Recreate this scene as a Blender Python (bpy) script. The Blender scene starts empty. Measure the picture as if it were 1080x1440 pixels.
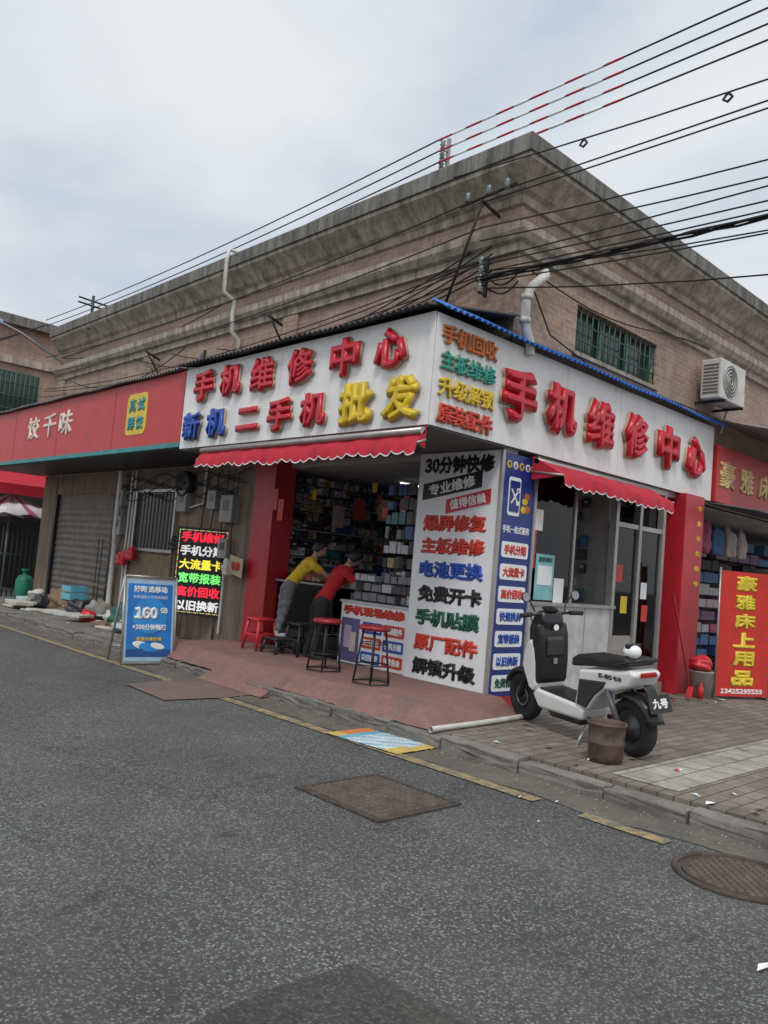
import bpy, bmesh, math, random, os
from mathutils import Vector, Matrix, Quaternion
random.seed(7)
SC=bpy.context.scene; COL=SC.collection
SC.view_settings.view_transform='Standard'; SC.view_settings.look='None'; SC.view_settings.exposure=0
# ---------------------------------------------------------------- camera
a,p,r=math.radians(46.62),math.radians(4.06),math.radians(4.9)
F=Vector((math.cos(a)*math.cos(p),math.sin(a)*math.cos(p),math.sin(p)))
rt=Vector((math.sin(a),-math.cos(a),0)); up=rt.cross(F)
R=math.cos(r)*rt+math.sin(r)*up; U=-math.sin(r)*rt+math.cos(r)*up
cd=bpy.data.cameras.new('camera'); cam=bpy.data.objects.new('camera',cd); COL.objects.link(cam); SC.camera=cam
cd.sensor_fit='VERTICAL'; cd.sensor_height=36; cd.lens=28.01; cd.clip_end=2000; cd.clip_start=.05
cam.matrix_world=Matrix(((R.x,U.x,-F.x,-6.732),(R.y,U.y,-F.y,-5.335),(R.z,U.z,-F.z,1.5),(0,0,0,1)))
# ---------------------------------------------------------------- materials
MC={}
def nd(nt,t,**k):
    n=nt.nodes.new(t)
    for a_,b in k.items(): setattr(n,a_,b)
    return n
def ramp(nt,src,stops):
    n=nt.nodes.new('ShaderNodeValToRGB'); e=n.color_ramp.elements
    while len(e)<len(stops): e.new(.5)
    for i,(pos,c) in enumerate(stops):
        e[i].position=pos; e[i].color=(c,c,c,1) if isinstance(c,(int,float)) else (*c,1)
    nt.links.new(src,n.inputs[0]); return n.outputs[0]
def noise(nt,vec,scale,detail=4,rough=.6,dist=0):
    n=nt.nodes.new('ShaderNodeTexNoise'); n.inputs['Scale'].default_value=scale; n.inputs['Detail'].default_value=detail
    n.inputs['Roughness'].default_value=rough; n.inputs['Distortion'].default_value=dist
    nt.links.new(vec,n.inputs['Vector']); return n.outputs[0]
def mixc(nt,f,c1,c2,mode='MIX'):
    n=nt.nodes.new('ShaderNodeMix'); n.data_type='RGBA'; n.blend_type=mode
    for v,i in ((f,0),(c1,6),(c2,7)):
        if isinstance(v,(int,float)): n.inputs[i].default_value=v if i==0 else (v,v,v,1)
        elif isinstance(v,tuple): n.inputs[i].default_value=(*v,1)
        else: nt.links.new(v,n.inputs[i])
    return n.outputs[2]
def pos(nt,scale=(1,1,1)):
    g=nt.nodes.new('ShaderNodeNewGeometry'); m=nt.nodes.new('ShaderNodeMapping'); m.inputs['Scale'].default_value=scale
    nt.links.new(g.outputs['Position'],m.inputs['Vector']); return m.outputs[0]
def bumpit(nt,b,h,strength=.3,dist=.01):
    n=nt.nodes.new('ShaderNodeBump'); n.inputs['Strength'].default_value=strength; n.inputs['Distance'].default_value=dist
    nt.links.new(h,n.inputs['Height']); nt.links.new(n.outputs[0],b.inputs['Normal'])
def newmat(name):
    m=bpy.data.materials.new(name); m.use_nodes=True; nt=m.node_tree; return m,nt,nt.nodes['Principled BSDF']
def M(name,c=None,rough=.55,metal=0,var=.25,scale=5,bump=0,emit=0,dirt=0):
    if name in MC: return MC[name]
    m,nt,b=newmat(name); MC[name]=m
    P=pos(nt); n=noise(nt,P,scale,5,.65)
    lo=tuple(x*(1-var) for x in c); hi=tuple(min(1,x*(1+var*.5)) for x in c)
    col=ramp(nt,n,[(.3,lo),(.7,hi)])
    if dirt:
        n2=noise(nt,pos(nt,(1.6,1.6,.35)),3,6,.7); f=ramp(nt,n2,[(.45,0.),(.75,dirt)])
        col=mixc(nt,f,col,tuple(x*.3+.02 for x in c))
    nt.links.new(col,b.inputs['Base Color'])
    b.inputs['Roughness'].default_value=rough; b.inputs['Metallic'].default_value=metal
    if emit:
        nt.links.new(col,b.inputs['Emission Color']); b.inputs['Emission Strength'].default_value=emit
        if emit<2: m.cycles.emission_sampling='NONE'
    if bump: bumpit(nt,b,noise(nt,P,scale*8,4,.6),bump,.01)
    return m
def brickmat(name,axis,c1,c2,mortar,bw=.21,bh=.065,ms=.006,stain=.5,bump=.4):
    m,nt,b=newmat(name)
    g=nt.nodes.new('ShaderNodeNewGeometry'); s=nt.nodes.new('ShaderNodeSeparateXYZ'); nt.links.new(g.outputs['Position'],s.inputs[0])
    c=nt.nodes.new('ShaderNodeCombineXYZ')
    o={'x':(1,2),'y':(0,2),'z':(0,1)}[axis]
    nt.links.new(s.outputs[o[0]],c.inputs[0]); nt.links.new(s.outputs[o[1]],c.inputs[1])
    br=nt.nodes.new('ShaderNodeTexBrick'); nt.links.new(c.outputs[0],br.inputs['Vector'])
    br.inputs['Color1'].default_value=(*c1,1); br.inputs['Color2'].default_value=(*c2,1); br.inputs['Mortar'].default_value=(*mortar,1)
    br.inputs['Scale'].default_value=1; br.inputs['Brick Width'].default_value=bw; br.inputs['Row Height'].default_value=bh
    br.inputs['Mortar Size'].default_value=ms; br.inputs['Bias'].default_value=0
    big=noise(nt,pos(nt,(1,1,.4)),.9,6,.7); f=ramp(nt,big,[(.3,1.),(.75,1-stain)])
    col=mixc(nt,1.,br.outputs[0],f,'MULTIPLY')
    fine=ramp(nt,noise(nt,pos(nt),14,4,.7),[(.3,.78),(.7,1.1)])
    col=mixc(nt,1.,col,fine,'MULTIPLY')
    if axis=='z':
        gr=ramp(nt,noise(nt,pos(nt),2.3,6,.7,.5),[(.5,0.),(.72,.65)]); col=mixc(nt,gr,col,(.07,.062,.052))
    else:
        st=ramp(nt,noise(nt,pos(nt,(5,5,.3)),1.6,7,.75),[(.52,0.),(.74,.6)]); col=mixc(nt,st,col,(.15,.115,.09))
    nt.links.new(col,b.inputs['Base Color']); b.inputs['Roughness'].default_value=.85
    inv=nt.nodes.new('ShaderNodeMath'); inv.operation='SUBTRACT'; inv.inputs[0].default_value=1; nt.links.new(br.outputs[1],inv.inputs[1])
    bumpit(nt,b,inv.outputs[0],bump,.006); return m
def concmat(name,c,dark,streak=True,amount=.8,lo=.36,hi=.68):
    m,nt,b=newmat(name)
    n=noise(nt,pos(nt,(3,3,.35) if streak else (1,1,1)),2.2,8,.75); f=ramp(nt,n,[(lo,0.),(hi,amount)])
    base=ramp(nt,noise(nt,pos(nt),6,6,.7),[(.3,tuple(x*.78 for x in c)),(.7,c)])
    col=mixc(nt,f,base,dark)
    col=mixc(nt,1.,col,ramp(nt,noise(nt,pos(nt),40,4,.8),[(.3,.8),(.7,1.1)]),'MULTIPLY')
    nt.links.new(col,b.inputs['Base Color']); b.inputs['Roughness'].default_value=.9
    bumpit(nt,b,noise(nt,pos(nt),30,6,.7),.4,.01); return m
def asphalt(name,base,speck,dark):
    m,nt,b=newmat(name); P=pos(nt)
    v=nt.nodes.new('ShaderNodeTexVoronoi'); v.inputs['Scale'].default_value=62; nt.links.new(P,v.inputs['Vector'])
    sep=nt.nodes.new('ShaderNodeSeparateColor'); nt.links.new(v.outputs['Color'],sep.inputs[0])
    f=ramp(nt,sep.outputs[0],[(.50,0.),(.97,1.)])
    d=ramp(nt,v.outputs['Distance'],[(.22,1.),(.58,0.)])
    ff=mixc(nt,1.,f,d,'MULTIPLY')
    # the aggregate is exposed more in some areas than in others
    ff=mixc(nt,1.,ff,ramp(nt,noise(nt,P,.9,5,.65,.4),[(.36,.30),(.62,1.)]),'MULTIPLY')
    n=noise(nt,P,.45,7,.7); b0=ramp(nt,n,[(.32,tuple(x*.66 for x in base)),(.68,tuple(x*1.35 for x in base))])
    n2=noise(nt,P,1.4,6,.6,.8); f2=ramp(nt,n2,[(.56,0.),(.72,.7)])
    b0=mixc(nt,f2,b0,dark)
    n3=noise(nt,P,30,3,.8); b0=mixc(nt,1.,b0,ramp(nt,n3,[(.3,.6),(.7,1.25)]),'MULTIPLY')
    col=mixc(nt,ff,b0,speck)
    v3=nt.nodes.new('ShaderNodeTexVoronoi'); v3.inputs['Scale'].default_value=120; nt.links.new(P,v3.inputs['Vector'])
    s3=nt.nodes.new('ShaderNodeSeparateColor'); nt.links.new(v3.outputs['Color'],s3.inputs[0])
    col=mixc(nt,ramp(nt,s3.outputs[1],[(.82,0.),(.97,.5)]),col,speck)
    # oil spots
    n5=noise(nt,P,3.4,4,.55,.3); col=mixc(nt,ramp(nt,n5,[(.66,0.),(.73,.75)]),col,(.028,.027,.026))
    n4=noise(nt,pos(nt,(1,.3,1)),.8,5,.6); col=mixc(nt,ramp(nt,n4,[(.48,0.),(.75,.35)]),col,(.15,.135,.115))
    v2=nt.nodes.new('ShaderNodeTexVoronoi'); v2.feature='DISTANCE_TO_EDGE'; v2.inputs['Scale'].default_value=.33
    wp=nt.nodes.new('ShaderNodeMix'); wp.data_type='VECTOR'; wp.inputs[0].default_value=.2
    nz=nt.nodes.new('ShaderNodeTexNoise'); nz.inputs['Scale'].default_value=3; nz.inputs['Detail'].default_value=8; nt.links.new(P,nz.inputs['Vector'])
    nt.links.new(P,wp.inputs[4]); nt.links.new(nz.outputs['Color'],wp.inputs[5]); nt.links.new(wp.outputs[1],v2.inputs['Vector'])
    msk=ramp(nt,noise(nt,P,.6,3,.5),[(.5,0.),(.6,1.)])
    cr=mixc(nt,1.,ramp(nt,v2.outputs['Distance'],[(.0,.5),(.0025,0.)]),msk,'MULTIPLY'); col=mixc(nt,cr,col,tuple(x*.4 for x in dark))
    nt.links.new(col,b.inputs['Base Color'])
    rr=ramp(nt,n2,[(.5,.88),(.72,.6)]); nt.links.new(rr,b.inputs['Roughness'])
    mh=nt.nodes.new('ShaderNodeMath'); mh.operation='SUBTRACT'; mh.inputs[0].default_value=1; nt.links.new(v.outputs['Distance'],mh.inputs[1])
    bumpit(nt,b,mh.outputs[0],.8,.01); return m
brickX=brickmat('pink_brick_x','x',(.56,.38,.29),(.45,.29,.215),(.55,.46,.38),stain=.5)
brickY=brickmat('pink_brick_y','y',(.56,.38,.29),(.45,.29,.215),(.55,.46,.38),stain=.5)
conc=concmat('stained_cornice',(.56,.48,.38),(.12,.10,.08),True,.85,.40,.66)
concTop=concmat('mouldy_parapet',(.31,.29,.26),(.045,.044,.042),True,.95)
concG=concmat('kerb_concrete',(.27,.25,.225),(.07,.065,.06),False,.8)
plaster=concmat('dirty_plaster',(.34,.25,.185),(.08,.06,.045),True,.8)
road=asphalt('asphalt',(.066,.066,.065),(.30,.30,.29),(.030,.030,.031))
roadP=asphalt('asphalt_patch',(.045,.042,.038),(.13,.125,.115),(.022,.022,.023))
paver=brickmat('paver','z',(.30,.25,.205),(.22,.185,.155),(.09,.08,.07),.24,.12,.006,.5,.6)
tile=brickmat('pale_tile','z',(.50,.47,.41),(.40,.375,.33),(.20,.18,.16),.25,.25,.008,.5,.4)
redplat=concmat('red_painted_concrete',(.34,.165,.14),(.16,.11,.092),False,.85,.34,.62)
redcarpet=concmat('faded_red_carpet',(.25,.15,.13),(.12,.10,.09),False,.9,.34,.6)
gutter=concmat('gutter',(.17,.15,.125),(.07,.065,.058),False,.85)
def yellowline():
    m,nt,b=newmat('worn_yellow_paint'); P=pos(nt)
    f=ramp(nt,noise(nt,P,8,9,.85),[(.38,0.),(.56,1.)])
    col=mixc(nt,f,(.44,.32,.12),(.13,.115,.095)); nt.links.new(col,b.inputs['Base Color']); b.inputs['Roughness'].default_value=.85; return m
ylw=yellowline()
white=M('sign_white',(.82,.81,.80),.45,var=.06,dirt=.2)
whitep=M('panel_white',(.78,.79,.81),.35,var=.05,dirt=.1)
red=M('letter_red',(.56,.012,.03),.35,var=.15)
cream=M('letter_side',(.50,.40,.28),.6,var=.15)
blueL=M('letter_blue',(.012,.07,.40),.4,var=.12); yel=M('letter_yellow',(.72,.50,.02),.4,var=.12)
black=M('black_paint',(.012,.012,.013),.4); dgreen=M('letter_green',(.01,.10,.06),.5)
orange=M('letter_orange',(.62,.15,.02),.5); teal=M('letter_teal',(.02,.28,.22),.5); redor=M('letter_redorange',(.62,.05,.03),.5)
redc=M('awning_red',(.52,.012,.035),.75,var=.25,dirt=.3); redp=M('red_pillar',(.50,.018,.03),.4,var=.2,dirt=.4)
redsign=M('sign_red',(.54,.03,.035),.45,var=.12,dirt=.2); tealb=M('sign_teal',(.03,.26,.27),.5)
navy=M('navy',(.012,.035,.21),.35,var=.12); wtxt=M('text_white',(.84,.84,.84),.5,var=.04)
steel=M('galvanised',(.36,.37,.38),.4,.7,var=.3); dsteel=M('dark_steel',(.035,.036,.04),.45,.5)
rust=M('rusty_iron',(.085,.065,.052),.75,.3,var=.5,scale=12,bump=.3)
pvc=M('pvc_pipe',(.66,.64,.60),.5,dirt=.35); wire=M('black_cable',(.012,.012,.013),.6)
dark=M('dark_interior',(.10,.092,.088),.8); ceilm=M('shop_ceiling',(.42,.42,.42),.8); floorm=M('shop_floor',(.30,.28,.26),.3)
bluecor=M('blue_steel',(.02,.14,.50),.45,.2,dirt=.2); blackcor=M('black_steel',(.05,.052,.056),.5,.3)
alu=M('aluminium_frame',(.42,.40,.38),.35,.5,var=.15,dirt=.3); shut=M('shutter',(.22,.185,.155),.6,.2,dirt=.6)
def glassm():
    m,nt,b=newmat('window_glass')
    t=nd(nt,'ShaderNodeBsdfTransparent'); t.inputs[0].default_value=(.9,.93,.92,1); mx=nd(nt,'ShaderNodeMixShader')
    fr=nd(nt,'ShaderNodeFresnel'); fr.inputs[0].default_value=1.45; gl=nd(nt,'ShaderNodeBsdfGlossy'); gl.inputs['Roughness'].default_value=.03
    nt.links.new(fr.outputs[0],mx.inputs[0]); nt.links.new(t.outputs[0],mx.inputs[1]); nt.links.new(gl.outputs[0],mx.inputs[2])
    nt.links.new(mx.outputs[0],nt.nodes['Material Output'].inputs[0]); return m
glass=glassm()
# ---------------------------------------------------------------- mesh helpers
def root(name,loc=(0,0,0)):
    o=bpy.data.objects.new(name,None); COL.objects.link(o); o.location=loc; return o
def link(name,me,mat=None,par=None,smooth=False):
    o=bpy.data.objects.new(name,me); COL.objects.link(o)
    if mat is not None:
        for m in (mat if isinstance(mat,(list,tuple)) else [mat]): me.materials.append(m)
    if par is not None: o.parent=par
    if smooth:
        for f in me.polygons: f.use_smooth=True
    return o
def mesh(name,v,f,mat,par=None,smooth=False):
    me=bpy.data.meshes.new(name); me.from_pydata([tuple(x) for x in v],[],f); me.update(); return link(name,me,mat,par,smooth)
def bev(o,w,seg=2):
    m=o.modifiers.new('b','BEVEL'); m.width=w; m.segments=seg; m.limit_method='ANGLE'; return o
def box(name,x0,x1,y0,y1,z0,z1,mat,par=None,b=0):
    v=[(x,y,z) for z in (z0,z1) for y in (y0,y1) for x in (x0,x1)]
    f=[(0,2,3,1),(4,5,7,6),(0,1,5,4),(2,6,7,3),(0,4,6,2),(1,3,7,5)]
    o=mesh(name,v,f,mat,par)
    if b: bev(o,b)
    return o
def cyl(name,p1,p2,r1,mat,par=None,r2=None,n=16,smooth=True,caps=True):
    p1=Vector(p1);p2=Vector(p2);r2=r1 if r2 is None else r2
    d=(p2-p1).normalized(); q=d.to_track_quat('Z','Y'); X=q@Vector((1,0,0));Y=q@Vector((0,1,0))
    v=[];f=[]
    for c,rr in((p1,r1),(p2,r2)):
        for i in range(n): t=2*math.pi*i/n; v.append(c+X*math.cos(t)*rr+Y*math.sin(t)*rr)
    for i in range(n): f.append((i,(i+1)%n,n+(i+1)%n,n+i))
    if caps: f.append(tuple(range(n-1,-1,-1))); f.append(tuple(range(n,2*n)))
    o=mesh(name,v,f,mat,par)
    if smooth:
        for pl in o.data.polygons:
            if len(pl.vertices)==4: pl.use_smooth=True
    return o
def tube(name,pts,r1,mat,par=None,cyc=False,multi=None):
    cu=bpy.data.curves.new(name,'CURVE'); cu.dimensions='3D'; cu.bevel_depth=r1; cu.bevel_resolution=2
    for P in (multi if multi else [pts]):
        s=cu.splines.new('POLY'); s.points.add(len(P)-1); s.use_cyclic_u=cyc
        for i,q in enumerate(P): s.points[i].co=(*q,1)
    o=bpy.data.objects.new(name,cu); COL.objects.link(o); cu.materials.append(mat)
    if par is not None:o.parent=par
    return o
def lathe(name,prof,c,mat,par=None,n=24,axis=None,smooth=True):
    v=[];f=[];c=Vector(c); q=Quaternion() if axis is None else Vector(axis).normalized().to_track_quat('Z','Y')
    for (rr,z) in prof:
        for i in range(n): t=2*math.pi*i/n; v.append(c+q@Vector((rr*math.cos(t),rr*math.sin(t),z)))
    for k in range(len(prof)-1):
        for i in range(n): f.append((k*n+i,k*n+(i+1)%n,(k+1)*n+(i+1)%n,(k+1)*n+i))
    f.append(tuple(range(n-1,-1,-1))); f.append(tuple(range((len(prof)-1)*n,len(prof)*n)))
    o=mesh(name,v,f,mat,par)
    if smooth:
        for pl in o.data.polygons:
            if len(pl.vertices)==4: pl.use_smooth=True
    return o
def torus(name,c,R1,r1,axis,mat,par=None,n=36,k=12):
    q=Vector(axis).normalized().to_track_quat('Z','Y'); v=[];f=[];c=Vector(c)
    for i in range(n):
        t=2*math.pi*i/n
        for j in range(k):
            s=2*math.pi*j/k; rr=R1+r1*math.cos(s)
            v.append(c+q@Vector((rr*math.cos(t),rr*math.sin(t),r1*math.sin(s))))
    for i in range(n):
        for j in range(k): f.append((i*k+j,((i+1)%n)*k+j,((i+1)%n)*k+(j+1)%k,i*k+(j+1)%k))
    return mesh(name,v,f,mat,par,True)
def ball(name,c,rad,mat,par=None,n=20,m=14):
    v=[];f=[];c=Vector(c)
    for j in range(m+1):
        ph=math.pi*j/m
        for i in range(n): t=2*math.pi*i/n; v.append(c+Vector((rad[0]*math.sin(ph)*math.cos(t),rad[1]*math.sin(ph)*math.sin(t),rad[2]*math.cos(ph))))
    for j in range(m):
        for i in range(n): f.append((j*n+i,(j+1)*n+i,(j+1)*n+(i+1)%n,j*n+(i+1)%n))
    return mesh(name,v,f,mat,par,True)
def lump(name,c,rad,mat,par,fr=14,am=.2,seed=0):
    o=ball(name,(0,0,0),rad,mat,par,28,18); o.location=c
    for v_ in o.data.vertices:
        k=1+am*math.sin(v_.co.x*fr/rad[0]*.3+seed)*math.cos(v_.co.y*fr/rad[1]*.27+seed*2)+am*.5*math.sin(v_.co.z*fr/rad[2]*.6+seed+v_.co.x*30)
        v_.co*=k; v_.co.z=max(v_.co.z,-rad[2]*.6)
    return o
def prism(name,prof,y0,y1,mat,par=None,b=.02):
    n=len(prof)
    v=[(x,y0,z) for x,z in prof]+[(x,y1,z) for x,z in prof]
    f=[tuple(range(n)),tuple(range(2*n-1,n-1,-1))]+[(i,i+n,(i+1)%n+n,(i+1)%n) for i in range(n)]
    o=mesh(name,v,f,mat,par); bm=bmesh.new(); bm.from_mesh(o.data); bmesh.ops.recalc_face_normals(bm,faces=bm.faces); bm.to_mesh(o.data); bm.free()
    for pl in o.data.polygons: pl.use_smooth=True
    bev(o,b,4); o.modifiers[0].angle_limit=math.radians(25)
    w_=o.modifiers.new('w','WEIGHTED_NORMAL'); w_.keep_sharp=False
    return o
XL,UL,NL=Vector((0,-1,0)),Vector((0,0,1)),Vector((-1,0,0))   # street facade
XR,UR,NR=Vector((1,0,0)),Vector((0,0,1)),Vector((0,-1,0))    # side facade
FONT=None
try:
    base=bpy.utils.system_resource('DATAFILES')
    for dp,dn,fn in os.walk(os.path.join(base,'fonts')):
        for q in fn:
            if 'CJK' in q or 'cjk' in q: FONT=bpy.data.fonts.load(os.path.join(dp,q))
except Exception as e: pass
def text(par,body,c,w,h,mat,frame='L',depth=.002,bold=.012,name=None,side=None,line=None):
    """lettering centred on c, fitted to w x h metres. Stroke weight comes from the curve bevel."""
    X,Uv,N=(XL,UL,NL) if frame=='L' else (XR,UR,NR) if frame=='R' else frame
    cu=bpy.data.curves.new(name or 'lettering','FONT'); cu.body=body
    if FONT: cu.font=FONT
    cu.size=1; cu.bevel_depth=bold; cu.bevel_resolution=0; cu.resolution_u=2
    if line: cu.space_line=line
    o=bpy.data.objects.new(name or 'lettering',cu); COL.objects.link(o); cu.materials.append(mat)
    bpy.context.view_layer.update()
    bb=[Vector(q) for q in o.bound_box]; x0=min(q.x for q in bb);x1=max(q.x for q in bb);y0=min(q.y for q in bb);y1=max(q.y for q in bb)
    sx=w/max(1e-3,x1-x0); sy=h/max(1e-3,y1-y0); sz=min(sx,sy)
    c=Vector(c); o.parent=par
    def place(ob,off,ext):
        ob.data.extrude=max(0,ext/sz-ob.data.bevel_depth)
        T0=Matrix.Translation((-(x0+x1)/2,-(y0+y1)/2,0))
        Bm=Matrix(((X.x*sx,Uv.x*sy,N.x*sz,c.x+N.x*off),(X.y*sx,Uv.y*sy,N.y*sz,c.y+N.y*off),(X.z*sx,Uv.z*sy,N.z*sz,c.z+N.z*off),(0,0,0,1)))
        ob.matrix_basis=Bm@T0
    if side:
        place(o,depth,.006)
        cu2=cu.copy(); cu2.materials.clear(); cu2.materials.append(side); o2=bpy.data.objects.new((name or 'lettering')+'_return',cu2); COL.objects.link(o2); o2.parent=par
        cu2.bevel_depth=bold+.004; place(o2,depth/2,depth/2)
    else: place(o,.001,depth/2)
    return o
def panel(par,name,c,w,h,mat,frame='L',t=.004,lift=0,b=0,shear=0):
    X,Uv,N=(XL,UL,NL) if frame=='L' else (XR,UR,NR) if frame=='R' else frame
    c=Vector(c)+N*lift; v=[]
    for k in (0,t):
        for sx,sy in((-1,-1),(1,-1),(1,1),(-1,1)): v.append(c+X*(sx*w/2)+Uv*(sy*h/2+shear*sx)+N*k)
    f=[(3,2,1,0),(4,5,6,7),(0,1,5,4),(1,2,6,5),(2,3,7,6),(3,0,4,7)]
    o=mesh(name,v,f,mat,par)
    if b: bev(o,b,3)
    return o
def rpanel(par,name,c,w,h,rad,mat,frame='R',t=.005):
    """flat plate with rounded corners"""
    X,Uv,N=(XL,UL,NL) if frame=='L' else (XR,UR,NR) if frame=='R' else frame
    c=Vector(c);P=[]
    for sx,sy,a0 in((1,1,0),(-1,1,90),(-1,-1,180),(1,-1,270)):
        for i in range(6):
            t_=math.radians(a0+18*i); P.append((sx*(w/2-rad)+rad*math.cos(t_),sy*(h/2-rad)+rad*math.sin(t_)))
    n=len(P); v=[c+X*x+Uv*y for x,y in P]+[c+X*x+Uv*y+N*t for x,y in P]
    f=[tuple(range(n,2*n))]+[(i,(i+1)%n,(i+1)%n+n,i+n) for i in range(n)]
    return mesh(name,v,f,mat,par)
def goods(name,par,o,ud,vd,nd_,w,h,cols,rows,mats,dep=.12,fill=.9,jit=True):
    v=[];f=[];mi=[]; o=Vector(o)
    for j in range(rows):
        ch=h/rows; s0=0.; runm=0; run=0
        while s0<w:
            cw=w/cols*random.uniform(.6,1.5); bw=cw*random.uniform(.8,.96); bh=ch*random.uniform(.5,.9); bd=dep*random.uniform(.3,1)
            if run<=0: runm=random.randrange(len(mats)); run=random.choice((1,1,2,3,4))
            run-=1
            if random.random()<fill and s0+bw<w:
                q=o+ud*s0+vd*(j*ch+.02); k=len(v)
                for n_ in (0,bd):
                    for s,t in((0,0),(bw,0),(bw,bh),(0,bh)): v.append(q+ud*s+vd*t+nd_*n_)
                for g in [(0,1,2,3),(4,5,6,7),(0,1,5,4),(1,2,6,5),(2,3,7,6),(3,0,4,7)]: f.append(tuple(k+e for e in g)); mi.append(runm)
                k=len(v); lb=random.uniform(.15,.45); lo=random.uniform(.1,.5)
                for s,t in((bw*.12,bh*lo),(bw*.88,bh*lo),(bw*.88,bh*(lo+lb)),(bw*.12,bh*(lo+lb))): v.append(q+ud*s+vd*t+nd_*(bd+.002))
                f.append((k,k+1,k+2,k+3)); mi.append(random.randrange(len(mats)))
            s0+=cw
    ob=mesh(name,v,f,list(mats),par)
    for pl,m_ in zip(ob.data.polygons,mi): pl.material_index=m_
    return ob
# ---------------------------------------------------------------- world and light
w=bpy.data.worlds.new('World'); SC.world=w; w.use_nodes=True; nt=w.node_tree; bg=nt.nodes['Background']
sk=nd(nt,'ShaderNodeTexSky'); sk.sky_type='NISHITA'; sk.sun_disc=False; sk.sun_elevation=math.radians(58); sk.sun_rotation=math.radians(225); sk.air_density=1.5; sk.dust_density=3
tc=nd(nt,'ShaderNodeTexCoord'); mp=nd(nt,'ShaderNodeMapping'); mp.inputs['Scale'].default_value=(1,1,2.0); mp.inputs['Location'].default_value=(.3,.1,0); nt.links.new(tc.outputs['Generated'],mp.inputs[0])
n1=noise(nt,mp.outputs[0],1.7,8,.5,.5)
cl=ramp(nt,n1,[(.34,(.58,.68,.80)),(.47,(.78,.85,.92)),(.60,(.94,.96,.975))])
sp=nd(nt,'ShaderNodeSeparateXYZ'); nt.links.new(tc.outputs['Generated'],sp.inputs[0])
zr=ramp(nt,sp.outputs[2],[(.0,.60),(.62,.60),(1.,1.)])
cl=mixc(nt,1.,cl,zr,'MULTIPLY')
b2=nd(nt,'ShaderNodeBackground'); b2.inputs[1].default_value=1.60; nt.links.new(cl,b2.inputs[0])
bg.inputs[1].default_value=.05; nt.links.new(sk.outputs[0],bg.inputs[0])
ad=nd(nt,'ShaderNodeMixShader'); ad.inputs[0].default_value=.9; nt.links.new(bg.outputs[0],ad.inputs[1]); nt.links.new(b2.outputs[0],ad.inputs[2]); nt.links.new(ad.outputs[0],nt.nodes['World Output'].inputs[0])
sl=bpy.data.lights.new('sun','SUN'); sl.energy=1.45; sl.angle=math.radians(12); sl.color=(1,.96,.9); so=bpy.data.objects.new('sun',sl); COL.objects.link(so)
d=Vector((-.5,-.42,.95)).normalized(); so.rotation_euler=d.to_track_quat('Z','Y').to_euler()
# ---------------------------------------------------------------- ground
def sheet(name,x0,x1,y0,y1,z,mat,par=None,n=1):
    return mesh(name,[(x0,y0,z),(x1,y0,z),(x1,y1,z),(x0,y1,z)],[(0,1,2,3)],mat,par)
sheet('road',-400,400,-400,400,0,road)
g=root('pavement')
box('pavers',-1.35,60,-9,-.0,-.02,.12,paver,g); box('strip',-1.35,60,0,80,-.02,.119,concG,g)
sheet('pale_tiles',-1.2,40,-2.72,-2.2,.124,tile,g)
k=root('kerb'); y=-9.
while y<40:
    L=random.uniform(.5,.9)
    if not(1.9<y<2.6):
        x0=-1.5+random.uniform(-.02,.015); zt=.118+random.uniform(-.03,.008)
        o=box('kerbstone',x0,-1.353,y,y+L-.015,-.02,zt,concG,k)
        bm=bmesh.new(); bm.from_mesh(o.data); bmesh.ops.subdivide_edges(bm,edges=bm.edges,cuts=4,use_grid_fill=True)
        for v_ in bm.verts:
            if v_.co.z>.03 and v_.co.x<-1.36: v_.co+=Vector((random.uniform(-.006,.012),0,random.uniform(-.014,.004)))
        bm.to_mesh(o.data); bm.free(); bev(o,.012)
    y+=L
v=[];f=[];N=160
for i in range(N+1):
    yy=-9+49*i/N; v+=[(-1.9+random.uniform(-.07,.07),yy,.004),(-1.5,yy,.004)]
for i in range(N): f.append((2*i,2*i+1,2*i+3,2*i+2))
mesh('gutter_strip',v,f,gutter)
ym=root('road_marking'); sheet('line',-2.06,-1.935,-2.1,40,.008,ylw,ym); sheet('dash',-2.05,-1.935,-3.05,-2.45,.008,ylw,ym)
v=[(-4.55,-3.08),(-4.9,-3.05),(-5.6,-3.1),(-5.65,-4.4),(-4.6,-4.42),(-4.5,-3.7)]
mesh('asphalt_patch',[(x,y_,.004) for x,y_ in v],[tuple(range(6))],roadP)
v=[(-2.66,1.93),(-2.60,2.9),(-2.1,3.02),(-1.53,2.98),(-1.53,1.95),(-2.0,1.88)]
mesh('carpet_patch',[(x,y_,.012) for x,y_ in v],[tuple(range(5,-1,-1))],redcarpet)
# loose gravel along the gutter
v=[];f=[]
for i in range(900):
    x=-1.52-abs(random.gauss(0,.16)); yy=random.uniform(-5,9); s=random.uniform(.004,.013)
    if i>700: x=random.uniform(-5,-1.6); yy=random.uniform(-4.5,3); s=random.uniform(.003,.008)
    k_=len(v); t=random.uniform(0,6)
    for j in range(4): v.append((x+s*math.cos(t+j*1.57)*random.uniform(.7,1.2),yy+s*math.sin(t+j*1.57)*random.uniform(.7,1.2),.006))
    v.append((x,yy,.008+s*.8))
    for j in range(4): f.append((k_+j,k_+(j+1)%4,k_+4))
mesh('gravel',v,f,M('pebble',(.24,.22,.19),.8,var=.6,scale=20))
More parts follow.
